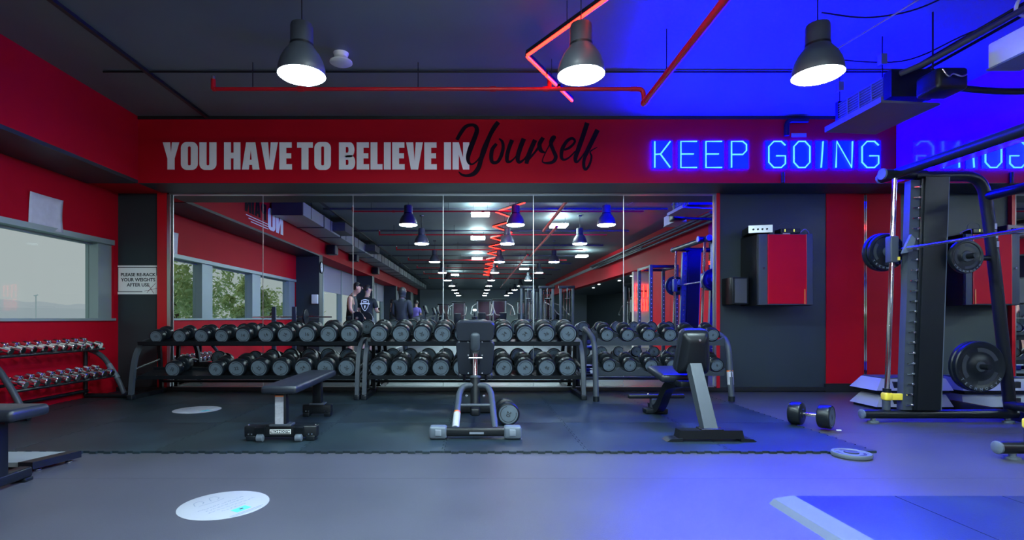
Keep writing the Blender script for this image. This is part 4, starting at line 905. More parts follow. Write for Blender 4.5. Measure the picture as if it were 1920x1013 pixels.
for k, (z, m) in enumerate(((1.62, 'sticker'), (1.70, 'sticker'), (1.78, 'sticker'))):
    smp('leg_print', MB().box((4.705+0.115*(1.78-z), FF-0.046, z), (0.02, 0.004, 0.05)), m)
# the bar carriage
BX, BZ_ = 3.80, 1.575
for Y in (NF, FF):
    smp('slide_block', MB().rbox((3.803, Y, 1.575), (0.075, 0.075, 0.24), 0.012), 'frame_grey'); smp('slide_hook', MB().prism([(3.83, 1.53), (3.92, 1.55), (3.95, 1.66), (3.91, 1.70), (3.86, 1.60)], lambda x, z: (x, Y-0.085, z), lambda x, z: (x, Y-0.062, z)), 'sleeve')
    smp('warning_mark', MB().box((3.835, Y-0.0385, 1.49), (0.022, 0.002, 0.03)), 'yellow')
smp('bar', MB().cyl((3.87, NF-0.45, BZ_), (3.87, FF+0.40, BZ_), 0.0145, 14), 'chrome')
for y0, y1 in ((FF+0.06, FF+0.42), (NF-0.06, NF-0.42)): smp('bar_sleeve', MB().cyl((3.87, y0, BZ_), (3.87, y1, BZ_), 0.025, 14), 'chrome')
def plate(loc, R, th, label, group=None, rot=(0, 0, 0), print_=True):
    t = tag(empty('weight_plate', loc), label, 'weight plate', group); t.rotation_euler = rot
    MB().lathe([(0.027, -th/2), (R*0.33, -th/2), (R*0.36, -th/2+0.004), (R*0.80, -th/2+0.006), (R*0.84, -th/2), (R*0.97, -th/2), (R, -th/2+0.008), (R, th/2-0.008), (R*0.97, th/2), (R*0.84, th/2), (R*0.80, th/2-0.006), (R*0.36, th/2-0.004), (R*0.33, th/2), (0.027, th/2)], axis='Y', n=40).build('disc', 'rubber', t)
    for k in range(3):
        P = arc(0, 0, R*0.74, R*0.74, 20+120*k, 100+120*k, 8)+arc(0, 0, R*0.42, R*0.42, 100+120*k, 20+120*k, 8)
        for s in (-1, 1): MB().prism(P, lambda x, z: (x, s*(th/2-0.0056), z), lambda x, z: (x, s*(th/2-0.0050), z)).build('grip_recess', 'ink', t)
    MB().lathe([(0.027, -th/2-0.003), (0.045, -th/2-0.003), (0.045, th/2+0.003), (0.027, th/2+0.003)], axis='Y', n=24).build('hub', 'frame_grey', t)
    if print_:
        n = 9; txt = 'TECHNOGYM'
        for k, ch in enumerate(txt):
            a = math.radians(-90+(k-4)*14); o = link('raised_letter', text_mesh(ch, R*0.15, 'ink_grey', 0.0002, 0.0004), t)
            o.matrix_local = Matrix.Translation((R*0.9*math.cos(a), -th/2-0.0006, R*0.9*math.sin(a)))@Matrix.Rotation(-(a+PI/2), 4, 'Y')@Matrix.Rotation(PI/2, 4, 'X')
    return t
PG = 'black weight plates on the smith machine'
plate((3.87, FF+0.16, BZ_), 0.172, 0.04, 'black weight plate innermost on far end of the smith bar', PG); plate((3.87, FF+0.21, BZ_), 0.18, 0.05, 'black weight plate outermost on far end of the smith bar', PG)
plate((3.87, NF-0.17, BZ_), 0.19, 0.05, 'black weight plate on the near end of the smith bar', PG)
plate((4.50, FF-0.10, 0.52), 0.225, 0.045, 'large black plate on the low peg, nearer the camera', PG); plate((4.50, FF-0.055, 0.52), 0.225, 0.04, 'large black plate on the low peg, second one in', PG)
plate((4.38, FF-0.10, 1.50), 0.15, 0.04, 'small black plate on the upper peg behind the leaning leg', PG)
pf = plate((2.585, 3.70, 0.0), 0.12, 0.028, 'small grey weight plate lying flat on the floor', None, (PI/2, 0, 0.2), False)
pf.location = (2.585, 3.66, 0.0175)
for c in pf.children:
    if c.name.startswith('disc'): c.data.materials[0] = M['sleeve']
# ------------------------------------------------------------------ step platforms in the corner
def step(z, k):
    t = tag(empty('step_platform', (4.56, 5.72, z)), 'pale grey aerobic step platform, %s of the corner stack' % ('bottom one', 'top one')[k], 'step platform', 'stacked step platforms')
    w, d, h = 0.80, 0.40, 0.15
    b = MB(); vs = []
    for zz_, ins in ((0.03, 0.0), (h-0.02, 0.075), (h, 0.09)):
        vs += [(-w/2+ins, -d/2+ins*0.6, zz_), (w/2-ins*0.4, -d/2+ins*0.6, zz_), (w/2-ins*0.4, d/2-ins*0.6, zz_), (-w/2+ins, d/2-ins*0.6, zz_)]
    fs = [(3,2,1,0), (8,9,10,11)]+[(4*i+j, 4*i+(j+1) % 4, 4*i+4+(j+1) % 4, 4*i+4+j) for i in range(2) for j in range(4)]
    b.add(vs, fs).build('shell', 'step_grey', t, smooth=False)
    MB().rbox((0.02, 0, h+0.006), (w-0.17, d-0.10, 0.012), 0.005).build('grip_top', 'frame_grey', t)
    MB().span((-0.21, -d/2+0.012, 0.05), (-0.05, -d/2+0.04, 0.12)).build('hand_slot', 'black', t)
    MB().span((-w/2+0.03, -d/2+0.02, 0.0), (w/2-0.03, d/2-0.02, 0.03)).build('riser_foot', 'frame', t)
step(0.001, 0); step(0.169, 1)
wx = tag(empty('white_box', (4.86, 5.65, 0.335)), 'small white box on the step platforms by the mirror', 'box')
MB().rbox((0, 0, 0.06), (0.11, 0.08, 0.12), 0.006).build('body', 'white', wx); MB().box((0, -0.0405, 0.09), (0.08, 0.002, 0.02)).build('label_strip', 'paper', wx)
# ------------------------------------------------------------------ wall cabinet with red door
cbn = tag(empty('wall_cabinet', (3.76, DW, 1.10)), 'black wall cabinet with red door panel beside the mirror', 'cabinet')
def cp(name, b, m):
    o = b.build(name, m, cbn); o.location = (-3.76, -DW, -1.10); return o
cp('body', MB().rbox((3.758, 6.675, 1.54), (0.664, 0.40, 0.87), 0.008), 'frame')
cp('door_frame', MB().rbox((3.758, 6.458, 1.54), (0.655, 0.035, 0.86), 0.006), 'frame_grey')
cp('red_door_panel', MB().span((3.545, 6.432, 1.125), (3.995, 6.442, 1.96)), 'red')
cp('door_edge', MB().span((3.535, 6.430, 1.12), (3.545, 6.443, 1.965)), 'red_metal'); cp('door_edge', MB().span((3.995, 6.430, 1.12), (4.005, 6.443, 1.965)), 'red_metal')
cp('lock', MB().lathe([(0.012, 0), (0.012, -0.012)], (3.485, 6.44, 1.555), 'Y', 12), 'chrome'); cp('latch', MB().box((3.76, 6.437, 1.972), (0.09, 0.012, 0.016)), 'steel')
cp('door_stop', MB().box((3.98, 6.428, 1.21), (0.012, 0.006, 0.18)), 'orange')
js = tag(empty('wall_box', (3.29, DW, 1.1)), 'small dark box fixed to the wall left of the red cabinet', 'box')
MB().rbox((0, -0.14, 0.19), (0.21, 0.28, 0.34), 0.01).build('body', 'frame', js); MB().span((-0.075, -0.288, 0.04), (0.075, -0.281, 0.34)).build('front_panel', 'duct_dark', js)
am = tag(empty('amplifier', (3.55, 6.6, 1.977)), 'silver fronted amplifier lying on the red cabinet', 'amplifier')
MB().rbox((-0.05, 0.02, 0.055), (0.26, 0.34, 0.085), 0.006).build('body', 'frame', am); MB().box((-0.05, -0.154, 0.055), (0.265, 0.012, 0.09)).build('front_panel', 'steel', am)
for x in (-0.12, -0.07, -0.02, 0.03): MB().lathe([(0.012, 0), (0.010, -0.012)], (x-0.01, -0.16, 0.052), 'Y', 12).build('knob', 'frame', am)
am.rotation_euler = (0, 0, -0.25)
ro = tag(empty('router', (3.84, 6.55, 1.977)), 'small black router with yellow lights on the red cabinet', 'router')
MB().rbox((0, 0, 0.035), (0.24, 0.14, 0.06), 0.008).build('body', 'frame', ro)
for x in (-0.07, 0.04): MB().box((x, -0.072, 0.04), (0.012, 0.003, 0.03)).build('indicator_light', 'led_yellow', ro)
tag(MB().tube(catmull([(3.76, 6.6, 2.02), (3.77, 6.6, 2.10), (3.84, 6.6, 2.135), (3.91, 6.6, 2.10), (3.93, 6.6, 2.0)], 8), 0.004, 6).build('cable_arc', 'frame_grey'), 'thin cable looping above the router', 'cable')
tag(MB().tube(catmull([(3.96, 6.5, 1.985), (4.0, 6.47, 2.03), (4.06, 6.5, 2.01), (4.085, 6.52, 1.985)], 6), 0.006, 6).build('blue_cable', 'cloth_purple'), 'blue cable on the right of the red cabinet top', 'cable')

# ------------------------------------------------------------------ floor decals, platform, litter
def decal(loc, z, R, rz, label):
    t = tag(empty('floor_decal', (loc[0], loc[1], z)), label, 'floor sticker', 'round white floor stickers'); t.rotation_euler = (0, 0, rz)
    MB().lathe([(R, 0.0004), (R, 0.0014), (R-0.001, 0.0018)], n=48).build('disc', 'decal', t)
    rg = random.Random(5)
    def squiggle(x0, y0, L, amp, w, m='ink_grey', name='text_line'):
        b = MB(); x = x0; 
        while x < x0+L:
            g = rg.uniform(0.010, 0.022); pts = [(x+g*k/4, y0+rg.uniform(-amp, amp), w) for k in range(5)]
            ribbon(pts, lambda a, bq: (a, bq, 0.0022), b); x += g+rg.uniform(0.003, 0.009)
        b.build(name, m, t, smooth=False)
    squiggle(-0.13, 0.02, 0.26, 0.006, 0.004); squiggle(-0.11, -0.012, 0.20, 0.006, 0.004); squiggle(-0.12, -0.045, 0.25, 0.006, 0.004); squiggle(-0.07, -0.078, 0.13, 0.006, 0.004)
    b = MB()
    for P in ([(-0.09,0.10,.004),(-0.07,0.14,.004),(-0.04,0.15,.004),(-0.03,0.12,.004),(-0.05,0.10,.004)], [(0.0,0.10,.004),(0.02,0.145,.004),(0.05,0.15,.004),(0.055,0.115,.004),(0.03,0.095,.004)], [(-0.08,0.085,.004),(0.0,0.075,.004),(0.06,0.082,.004)]): ribbon(P, lambda a, bq: (a, bq, 0.0022), b)
    b.build('icon', 'ink_grey', t, smooth=False)
    MB().span((-0.045, -0.155, 0.0018), (0.04, -0.105, 0.0024)).build('coloured_box', 'teal_ink', t); MB().span((-0.01, -0.135, 0.0024), (0.01, -0.122, 0.0028)).build('box_mark', 'maroon', t)
    for k in range(2): MB().span((-0.10, -0.178-0.014*k, 0.0018), (0.09-0.02*k, -0.172-0.014*k, 0.0022)).build('rule', 'ink_grey', t)
decal((-1.275, 2.715), 0.0, 0.215, math.radians(62), 'round white printed sticker on the front floor'); decal((-2.83, 5.44), TZ, 0.225, math.radians(62), 'round white sticker on tiles before the left rack')
lpf = tag(empty('lifting_platform', (2.4, 1.8, 0)), 'low blue-lit rubber platform with grey edging at lower right', 'platform')
for a, b in ((1.67, 2.19), (2.195, 2.75), (2.755, 3.35)): MB().span((a-2.4, -1.6, 0.0005), (b-2.4, 0.985, 0.022)).build('mat', 'tile', lpf, smooth=False)
MB().prism([(1.505, 0.0005), (1.665, 0.0005), (1.665, 0.026), (1.535, 0.026)], lambda x, z: (x-2.4, -1.6, z), lambda x, z: (x-2.4, 0.93+max(0, (x-1.52))*0.35, z)).build('edge_ramp', 'sleeve', lpf, smooth=False)
for k, (px, py) in enumerate(((1573, 812), (1620, 861))):
    p = W(px, py, HC*1000/(py-VY)); tag(MB().rbox((p.x, p.y, (TZ if k == 0 else 0)+0.006), ((0.035, 0.012)[k], 0.02, 0.01), 0.004).build('paper_scrap', 'white'), ('white paper scrap on the floor near the lone dumbbell', 'tiny white scrap beside the flat weight plate')[k], 'litter')
# ------------------------------------------------------------------ behind the viewer, seen only in the mirror
ns = tag(empty('red_neon_sign', (5.3, -3.3, 1.2)), 'glowing red two-row neon sign on cream partition, in mirror', 'neon sign')
for (x0, x1, z0, z1, n) in ((-0.16, 0.22, 0.42, 0.82, 4), (-0.16, 0.20, 0.0, 0.36, 5)):
    for k in range(n):
        x = x0+(x1-x0)*k/(n-1); MB().cyl((x, 0.03, z0), (x, 0.03, z1), 0.014, 8).build('tube', 'red_glow', ns)
    MB().tube([(x0, 0.03, z1), (x0+(x1-x0)/(n-1), 0.03, z1)], 0.014, 8).build('tube', 'red_glow', ns)
    MB().span((x0-0.04, 0.001, (z0+z1)/2-0.02), (x1+0.04, 0.016, (z0+z1)/2+0.02)).build('backing_bar', 'steel', ns)
for k, (x, y) in enumerate(((5.9, -4.6), (6.1, -7.0), (6.3, -9.5), (6.0, -12.0), (6.4, -15.0))):
    t = tag(empty('downlight', (x, y, 2.6)), 'small round downlight in the side hall, %s from the partition' % ORD[k], 'light', 'downlights in the side hall')
    MB().lathe([(0.07, -0.012), (0.075, -0.001)], n=20).build('ring', 'steel', t); MB().lathe([(0.055, -0.016), (0.055, -0.012)], n=20).build('lens', 'lamp_glow', t)
# power rack beyond the smith machine
pr = tag(empty('power_rack', (4.35, 0.6, 0)), 'tall power rack with peg holes behind the smith machine, in mirror', 'rack')
for x in (-0.16, 0.45):
    for y in (-0.45, 0.45):
        MB().rbox((x, y, 1.12), (0.075, 0.075, 2.2), 0.006).build('upright', 'frame_grey', pr)
        for k in range(16): MB().lathe([(0.012, 0), (0.012, 0.004)], (x, y+0.0375, 0.4+0.1*k), 'Y', 8).build('peg_hole', 'sticker', pr)
    MB().rbox((x, 0, 2.18), (0.07, 0.83, 0.07), 0.006).build('top_beam', 'frame', pr); MB().rbox((x, 0, 0.04), (0.08, 1.1, 0.07), 0.006).build('base_beam', 'frame', pr)
for y in (-0.45, 0.45): MB().rbox((0.145, y, 2.18), (0.54, 0.07, 0.07), 0.006).build('cross_beam', 'frame', pr)
# selectorised machines and cable towers down the hall
def make_machine():
    t = empty('strength_machine'); b = lambda n, m, mb: mb.build(n, m, t)
    b('base_frame', 'frame', MB().rbox((0, 0, 0.05), (0.9, 0.1, 0.08), 0.01).rbox((0, 0.6, 0.05), (0.8, 0.1, 0.08), 0.01).rbox((0, 0.3, 0.05), (0.1, 0.7, 0.07), 0.01))
    for x in (-0.3, 0.3): b('stack_upright', 'steel', MB().cyl((x, 0.6, 0.08), (x, 0.6, 1.75), 0.035, 10))
    b('top_beam', 'frame', MB().rbox((0, 0.6, 1.78), (0.7, 0.1, 0.08), 0.01)); b('weight_stack', 'rubber', MB().rbox((0, 0.6, 0.55), (0.3, 0.12, 0.85), 0.01)); b('shroud', 'maroon', MB().rbox((0, 0.68, 0.95), (0.52, 0.03, 1.55), 0.01))
    b('seat', 'vinyl', MB().rbox((0, -0.1, 0.5), (0.38, 0.4, 0.08), 0.03)); b('backrest', 'vinyl', MB().rbox((0, 0.2, 0.88), (0.34, 0.09, 0.66), 0.03, (0.15, 0, 0))); b('seat_post', 'frame', MB().cyl((0, 0.0, 0.08), (0, 0.0, 0.47), 0.04, 10))
    for s in (-1, 1): b('press_arm', 'steel', MB().tube(fillet([(s*0.34, 0.55, 1.62), (s*0.46, 0.2, 1.5), (s*0.46, -0.15, 1.1), (s*0.3, -0.3, 1.08)], 0.15), 0.025, 10))
    return t
def make_tower():
    t = empty('cable_tower'); b = lambda n, m, mb: mb.build(n, m, t)
    b('base', 'frame', MB().rbox((0, 0, 0.05), (0.7, 0.6, 0.09), 0.02))
    for x in (-0.25, 0.25): b('column', 'frame_grey', MB().rbox((x, 0, 1.15), (0.09, 0.12, 2.1), 0.01))
    for x in (-0.12, 0.0, 0.12): b('guide_rod', 'chrome', MB().cyl((x, 0.03, 0.09), (x, 0.03, 2.1), 0.018, 8))
    b('weight_stack', 'rubber', MB().rbox((0, 0.03, 0.5), (0.3, 0.13, 0.8), 0.01)); b('head', 'frame', MB().rbox((0, 0, 2.22), (0.66, 0.16, 0.12), 0.02)); b('pulley', 'sleeve', MB().lathe([(0.07, -0.02), (0.06, 0), (0.07, 0.02)], (0, 0.14, 2.12), 'X', 16))
    b('cable_handle', 'steel', MB().cyl((-0.1, 0.2, 1.75), (0.1, 0.2, 1.75), 0.015, 8).cyl((0, 0.16, 2.1), (0, 0.2, 1.76), 0.006, 6))
    return t
def make_treadmill():
    t = empty('treadmill'); b = lambda n, m, mb: mb.build(n, m, t)
    b('deck', 'frame', MB().rbox((0, 0, 0.12), (0.8, 1.9, 0.16), 0.03)); b('belt', 'rubber', MB().rbox((0, 0.05, 0.205), (0.52, 1.6, 0.014), 0.004))
    for s in (-1, 1): b('upright', 'frame_grey', MB().tube([(s*0.37, -0.7, 0.15), (s*0.37, -0.85, 1.25)], 0.04, 4)); b('handrail', 'steel', MB().tube(fillet([(s*0.37, -0.82, 1.1), (s*0.37, -0.3, 0.95), (s*0.37, -0.1, 0.9)], 0.1), 0.022, 8))
    b('console', 'frame', MB().rbox((0, -0.87, 1.32), (0.78, 0.1, 0.36), 0.03, (-0.3, 0, 0))); b('display', 'screen', MB().rbox((0, -0.81, 1.34), (0.55, 0.02, 0.28), 0.005, (-0.3, 0, 0)))
    return t
m0 = make_machine(); first = True
spots = [(0.3, -10.5, 0.2), (1.3, -9.8, -0.3), (2.2, -12.2, 0.4), (-0.9, -13.5, 0.1), (3.7, -9.2, -0.9), (0.6, -15.5, 0.5), (2.9, -16.0, 0.0), (6.4, -8.2, 0.8), (7.4, -11.0, 0.3), (-1.9, -18.0, 0.0)]
mlab = ['straight behind the camera', 'right of the hall centre', 'beside the right lamp row', 'left of the hall centre', 'against the red bulkhead', 'in the second line at centre', 'in the second line at right', 'just inside the side hall', 'deep in the side hall', 'far down the left side']
for (x, y, r), lb in zip(spots, mlab):
    t = m0 if first else copy_tree(m0); first = False; t.location = (x, y, 0); t.rotation_euler = (0, 0, r+PI)
    tag(t, 'seated strength machine %s, seen in mirror' % lb, 'gym machine', 'strength machines down the hall')
c0 = make_tower(); first = True
for k, (x, y) in enumerate(((2.15, -8.0), (2.95, -8.1), (3.75, -8.0), (2.6, -10.6), (3.6, -13.0), (6.0, -6.6), (6.9, -6.2))):
    t = c0 if first else copy_tree(c0); first = False; t.location = (x, y, 0)
    tag(t, 'tall cable tower with chrome rods, %s' % ['leftmost of the front three', 'middle of the front three', 'rightmost of the front three', 'alone behind the front three', 'farthest back at right', 'first in the side hall', 'second in the side hall'][k], 'gym machine', 'cable towers')
t0 = make_treadmill(); first = True
for k in range(5):
    t = t0 if first else copy_tree(t0); first = False; t.location = (-3.0+0.35*(k % 2), -9.5-2.4*k, 0); t.rotation_euler = (0, 0, PI/2)
    tag(t, 'treadmill by the left windows, %s from the mirror' % ORD[k], 'treadmill', 'treadmills by the left windows')
# photographer's camera on a tripod, right behind the viewpoint
ph = tag(empty('photo_camera', (0, -0.14, 0)), 'camera on a tripod with bright flash, centre of the mirror', 'camera')
MB().rbox((0, 0, 0.95), (0.15, 0.08, 0.10), 0.012).build('body', 'frame', ph); MB().lathe([(0.035, 0.04), (0.036, 0.09), (0.03, 0.095)], (0, 0, 0.95), 'Y', 20).build('lens', 'screen', ph)
MB().rbox((0, -0.01, 1.05), (0.03, 0.03, 0.10), 0.006).build('flash_foot', 'frame', ph); MB().rbox((0, 0.0, 1.165), (0.09, 0.06, 0.055), 0.008).build('flash_head', 'frame', ph); MB().rbox((0, 0.032, 1.165), (0.075, 0.008, 0.042), 0.003).build('flash_lamp', 'flash', ph)
MB().cyl((0, 0, 0.70), (0, 0, 0.90), 0.02, 12).build('tripod_column', 'frame', ph)
for k in range(3):
    a = PI/2+PI+2*PI*k/3+PI/3; MB().tube([(0, 0, 0.74), (0.33*math.cos(a), 0.33*math.sin(a)-0.06, 0.012)], [0.016, 0.011], 8).build('tripod_leg', 'frame', ph)

# ------------------------------------------------------------------ people
def catv(n): return {k: Vector(v[:3]) for k, v in n.items()}
def person(loc, rz, label, J, E, regions, hair, skinm='skin', extra=None, scale=1.0):
    """J: joint -> (x, y, z, radius); E: edges; regions: (part, material, test(x, y, z, limb), offset)"""
    names = list(J); idx = {n: i for i, n in enumerate(names)}
    me = bpy.data.meshes.new('person'); me.from_pydata([J[n][:3] for n in names], [(idx[a], idx[b]) for a, b in E], [])
    ob = bpy.data.objects.new('person', me); COL.objects.link(ob)
    md = ob.modifiers.new('skin', 'SKIN'); md.use_smooth_shade = True; md.branch_smoothing = 0.6
    ob.modifiers.new('sub', 'SUBSURF').levels = 2
    for n, sv in zip(names, me.skin_vertices[0].data):
        sv.radius = (J[n][3], J[n][3]); sv.use_root = (n == 'pelvis')
    bpy.context.view_layer.update(); dg = bpy.context.evaluated_depsgraph_get()
    bm_ = bpy.data.meshes.new_from_object(ob.evaluated_get(dg)); bpy.data.objects.remove(ob)
    bm_.name = 'person'; bm_.materials.clear(); bm_.materials.append(M[skinm]); bm_.shade_smooth()
    p = bpy.data.objects.new('person', bm_); COL.objects.link(p); p.location = loc; p.rotation_euler = (0, 0, rz); p.scale = (scale,)*3
    tag(p, label, 'person', 'people training, seen in the mirror')
    pos = [J[n] for n in names]
    def limb(c):
        best = None
        for a, b in E:
            A, B = Vector(J[a][:3]), Vector(J[b][:3]); d = B-A; t = max(0, min(1, (c-A).dot(d)/max(1e-9, d.length_squared)))
            q = (c-(A+d*t)).length-(J[a][3]*(1-t)+J[b][3]*t)
            if best is None or q < best[0]: best = (q, a, b, t)
        return best[1:]
    L = [limb(v.co) for v in bm_.vertices]
    for nm, m, test, off in regions:
        keep = [f for f in bm_.polygons if all(test(bm_.vertices[v].co, L[v]) for v in f.vertices)]
        if not keep: continue
        used = sorted({v for f in keep for v in f.vertices}); mp = {v: i for i, v in enumerate(used)}
        me2 = bpy.data.meshes.new(nm); me2.from_pydata([bm_.vertices[v].co+bm_.vertices[v].normal*off for v in used], [], [tuple(mp[v] for v in f.vertices) for f in keep])
        me2.materials.append(M[m]); me2.shade_smooth(); o = link(nm, me2, p); sd_ = o.modifiers.new('thickness', 'SOLIDIFY'); sd_.thickness = 0.006
    h = Vector(J['head'][:3]); hr = J['head'][3]; fwd = hair[1]
    F = Vector((math.sin(fwd), -math.cos(fwd), 0)); S = Vector((-F.y, F.x, 0))
    if hair[0]:
        ico = bmesh.new(); bmesh.ops.create_icosphere(ico, subdivisions=3, radius=1.0); b = MB(); ico.verts.index_update(); vs = []
        for v in ico.verts:
            q = F*v.co.y*-1.0+S*v.co.x+Vector((0, 0, v.co.z)); vs.append(h+Vector((0, 0, 0.028))-F*0.010+Vector((q.x, q.y, q.z*1.15))*hr*1.08)
        cut = [tuple(v.index for v in f.verts) for f in ico.faces if (f.calc_center_median().y*-1.0) < 0.35+0.6*max(0, f.calc_center_median().z) and f.calc_center_median().z > hair[2]-0.55+1.05*max(0, 0.25-f.calc_center_median().y)]
        ico.free(); b.add(vs, cut).build('hair', hair[0], p)
    for s in (-1, 1):
        e = h+F*hr*0.93+S*s*0.033+Vector((0, 0, 0.03)); MB().lathe([(0.001, -0.006), (0.009, 0), (0.001, 0.006)], e, 'Z', 8).build('eye', 'ink', p)
        er = h+S*s*hr*1.0+Vector((0, 0, 0.012)); MB().rbox(er, (0.03, 0.03, 0.06), 0.012).build('ear', skinm, p)
    no = h+F*hr*1.0+Vector((0, 0, -0.002)); MB().tube([no+Vector((0, 0, 0.035)), no+F*0.022+Vector((0, 0, -0.01)), no+Vector((0, 0, -0.018))], [0.009, 0.014, 0.009], 8).build('nose', skinm, p)
    mo = h+F*hr*0.94+Vector((0, 0, -0.045)); MB().tube([mo-S*0.024, mo+F*0.004, mo+S*0.024], [0.004, 0.007, 0.004], 6).build('mouth', 'maroon', p)
    if extra: extra(p)
    return p
def skeleton(arms, lean=0.0, hx=0.0, hy=-0.015, hz=0.0, build=1.0, stance=0.11):
    w = build
    J = {'pelvis': (0, 0, 0.96, 0.135*w), 'waist': (0, lean*0.3, 1.10, 0.125*w), 'chest': (0, lean*0.7, 1.29, 0.150*w), 'collar': (0, lean, 1.44, 0.085*w), 'neck': (hx*0.4, lean+hy*0.4, 1.52, 0.056), 'jaw': (hx, lean+hy-0.01, 1.595+hz, 0.070), 'head': (hx, lean+hy, 1.665+hz, 0.092), 'crown': (hx, lean+hy+0.008, 1.715+hz, 0.070)}
    E = [('pelvis', 'waist'), ('waist', 'chest'), ('chest', 'collar'), ('collar', 'neck'), ('neck', 'jaw'), ('jaw', 'head'), ('head', 'crown')]
    for s, n in ((1, 'L'), (-1, 'R')):
        J.update({'hip'+n: (s*0.095, 0, 0.90, 0.095*w), 'knee'+n: (s*stance, -0.015, 0.50, 0.062), 'calf'+n: (s*stance, 0.015, 0.36, 0.055), 'ankle'+n: (s*stance, 0.02, 0.10, 0.04), 'heel'+n: (s*stance, 0.0, 0.055, 0.042), 'toe'+n: (s*(stance+0.02), -0.15, 0.042, 0.036)})
        E += [('pelvis', 'hip'+n), ('hip'+n, 'knee'+n), ('knee'+n, 'calf'+n), ('calf'+n, 'ankle'+n), ('ankle'+n, 'heel'+n), ('heel'+n, 'toe'+n)]
        sh, el, wr, ha = arms[n]
        J.update({'sh'+n: (*sh, 0.062*w), 'el'+n: (*el, 0.045*w), 'wr'+n: (*wr, 0.030), 'palm'+n: (*ha, 0.034)})
        E += [('chest', 'sh'+n), ('sh'+n, 'el'+n), ('el'+n, 'wr'+n), ('wr'+n, 'palm'+n)]
        A, B = Vector(wr), Vector(ha); d = (B-A).normalized(); sd2 = d.cross(Vector((0, 0, 1)) if abs(d.z) < 0.8 else Vector((1, 0, 0))).normalized(); nrm = d.cross(sd2)
        for k, (off, ln) in enumerate(((-0.030, 0.070), (-0.010, 0.082), (0.010, 0.076), (0.030, 0.060))):
            q = B+sd2*off+d*0.02; k1 = q+d*ln*0.55; k2 = k1+(d*0.5+nrm*0.8).normalized()*ln*0.5
            J['f%da%s' % (k, n)] = (*k1, 0.0095); J['f%db%s' % (k, n)] = (*k2, 0.0085); E += [('palm'+n, 'f%da%s' % (k, n)), ('f%da%s' % (k, n), 'f%db%s' % (k, n))]
        th = A.lerp(B, 0.6)-sd2*0.05; J['th'+n] = (*th, 0.011); J['tt'+n] = (*(th+d*0.04), 0.0095); E += [('palm'+n, 'th'+n), ('th'+n, 'tt'+n)]
    return J, E
def part_of(*keys): return lambda L: any(L[0].startswith(k) or L[1].startswith(k) for k in keys)
torso = ('pelvis', 'waist', 'chest')
def is_leg(l): return l[1][:-1] in ('knee', 'calf', 'ankle', 'heel', 'toe', 'hip')
def shorts(v, l): return v.z < 0.99 and ((is_leg(l) and v.z > 0.50) or l[0] == 'pelvis')
def trousers(v, l): return (v.z < 0.99 and v.z > 0.11 and (is_leg(l) or l[0] == 'pelvis'))
def shoes(v, l): return v.z < 0.12 and is_leg(l)
def tank(v, l): return v.z > 0.94 and ((l[1] in ('waist', 'chest', 'collar') and v.z < 1.43) or (l[1] in ('shL', 'shR') and abs(v.x) < 0.12) or l[1].startswith('hip'))
def tee(v, l): return v.z > 0.90 and (l[1] in ('waist', 'chest') or (l[1] == 'collar' and v.z < 1.475) or l[1] in ('shL', 'shR') or (l[1] in ('elL', 'elR') and l[2] < 0.72) or (l[1].startswith('hip') and v.z > 0.9))
def hoodie(v, l): return v.z > 0.86 and (l[1] in ('waist', 'chest', 'collar') or l[1][:2] in ('sh', 'el', 'wr') or (l[1].startswith('hip') and v.z > 0.86))
def hood(v, l): return l[1] in ('neck', 'jaw', 'head', 'crown') and (v.y > -0.055 or v.z > 1.74)
# man in a vest holding a loaded bar, faces right in the mirror
ja = {'L': ((0.18, 0.0, 1.40), (0.22, -0.02, 1.13), (0.235, -0.16, 0.98), (0.24, -0.20, 0.965)), 'R': ((-0.18, 0.0, 1.40), (-0.22, -0.02, 1.13), (-0.235, -0.16, 0.98), (-0.24, -0.20, 0.965))}
J, E = skeleton(ja, lean=-0.04, hy=-0.10, hz=-0.05, build=1.05)
p1 = (-2.86, 1.35, 0)
person(p1, PI/2, 'man in dark vest holding a barbell by the window', J, E, [('vest', 'cloth_navy', tank, 0.010), ('shorts', 'cloth_black', shorts, 0.018), ('shoes', 'shoe', shoes, 0.008)], ('hair', 0.0, 0.0), 'skin', scale=1.02)
bb2 = tag(empty('loaded_barbell', (-2.86+0.25, 1.35, 0.955)), 'barbell with black plates held by the man in vest', 'barbell')
MB().cyl((0, -0.62, 0), (0, 0.62, 0), 0.013, 12).build('bar', 'chrome', bb2)
for s in (-1, 1):
    MB().lathe([(0.02, -0.02), (0.135, -0.02), (0.145, -0.012), (0.145, 0.012), (0.135, 0.02), (0.02, 0.02)], (0, 0.50*s, 0), 'Y', 28).build('plate', 'rubber', bb2); MB().lathe([(0.03, -0.015), (0.03, 0.015)], (0, 0.54*s, 0), 'Y', 14).build('collar', 'chrome', bb2)
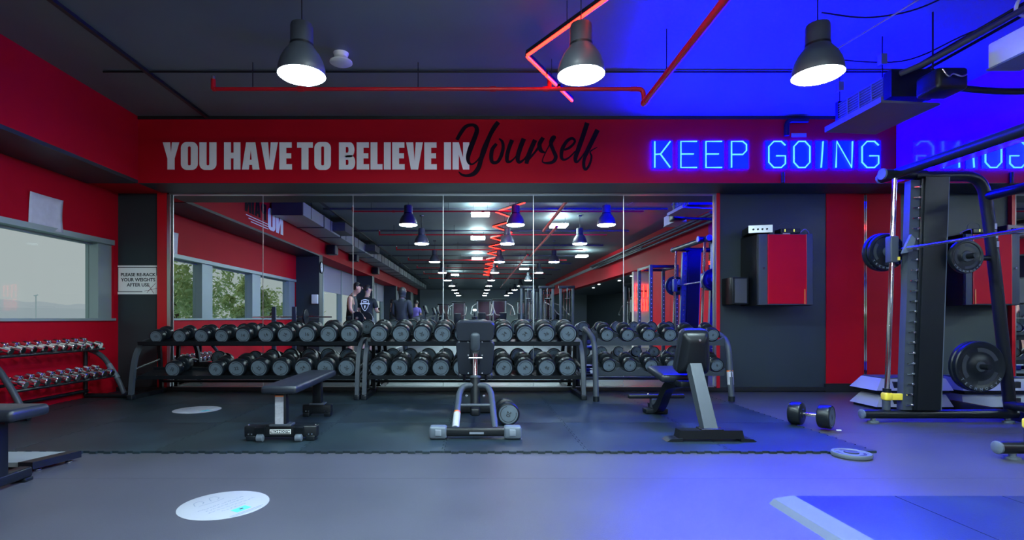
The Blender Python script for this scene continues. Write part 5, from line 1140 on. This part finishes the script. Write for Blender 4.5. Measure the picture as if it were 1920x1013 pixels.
# man in a black tee, back to the mirror, holding a phone
ja = {'L': ((0.19, 0.0, 1.40), (0.25, -0.02, 1.12), (0.21, -0.22, 1.10), (0.19, -0.28, 1.115)), 'R': ((-0.19, 0.0, 1.40), (-0.24, 0.0, 1.13), (-0.20, -0.16, 1.02), (-0.17, -0.23, 1.03))}
J, E = skeleton(ja, build=1.12, hx=0.015)
def shield(p):
    b = MB(); y = 0.185
    def f(x, z): return (x, y-0.10*abs(x)-0.09*max(0, z-1.30)+0.0, z)
    ribbon([(-0.10, 1.38, .02), (0.0, 1.41, .022), (0.10, 1.38, .02)], f, b); ribbon([(-0.09, 1.37, .016), (-0.085, 1.24, .016), (0.0, 1.12, .016), (0.085, 1.24, .016), (0.09, 1.37, .016)], f, b)
    ribbon([(-0.13, 1.30, .035), (0.0, 1.31, .035), (0.13, 1.30, .035)], f, b); ribbon([(-0.045, 1.355, .03), (0.045, 1.355, .03)], f, b); ribbon([(0.0, 1.26, .05), (0.0, 1.22, .04), (0.0, 1.17, .01)], f, b)
    o = b.build('shirt_emblem', 'letter', p, smooth=False)
p2 = person((-2.84, -0.35, 0), 0.12, 'man in black T-shirt with white shield on back', J, E, [('t_shirt', 'cloth_black', tee, 0.014), ('shorts', 'cloth_grey', shorts, 0.02), ('shoes', 'shoe', shoes, 0.008)], ('hair', 1.1, 0.1), 'skin2', shield, 1.02)
tag(MB().rbox((-2.62, -0.70, 1.16), (0.075, 0.012, 0.15), 0.005, (0.3, 0, 0)).build('phone', 'screen'), 'dark phone held by the man in black T-shirt', 'phone')
# person in a dark hooded top
ja = {'L': ((0.20, 0.0, 1.42), (0.25, 0.01, 1.12), (0.17, -0.17, 0.99), (0.13, -0.23, 1.0)), 'R': ((-0.20, 0.0, 1.42), (-0.25, 0.01, 1.12), (-0.17, -0.17, 0.99), (-0.13, -0.23, 1.0))}
J, E = skeleton(ja, build=1.02, hy=-0.03)
person((-1.85, 0.15, 0), 0.3, 'person in dark hooded top standing with back to mirror', J, E, [('hooded_top', 'cloth_navy', hoodie, 0.026), ('hood', 'cloth_navy', hood, 0.030), ('trousers', 'cloth_black', trousers, 0.02), ('shoes', 'shoe', shoes, 0.008)], ('hair', 0.0, 0.0), 'skin2', None, 0.97)
# two people further away
ja = {'L': ((0.18, 0.0, 1.40), (0.22, 0.0, 1.12), (0.20, -0.20, 1.06), (0.18, -0.26, 1.08)), 'R': ((-0.18, 0.0, 1.40), (-0.22, 0.0, 1.12), (-0.24, -0.05, 0.88), (-0.245, -0.07, 0.82))}
J, E = skeleton(ja)
person((-2.75, -11.3, 0), 0.2, 'person in purple top with number, far down the hall', J, E, [('t_shirt', 'cloth_purple', tee, 0.014), ('shorts', 'cloth_grey', shorts, 0.02), ('shoes', 'shoe', shoes, 0.008)], ('hair', 0.0, 0.0), 'skin2')
person((-3.75, -10.4, 0), 1.2, 'person in black vest far down by the left windows', J, E, [('vest', 'cloth_black', tank, 0.010), ('trousers', 'cloth_black', trousers, 0.012), ('shoes', 'shoe', shoes, 0.008)], ('hair', 0.0, 0.0), 'skin')
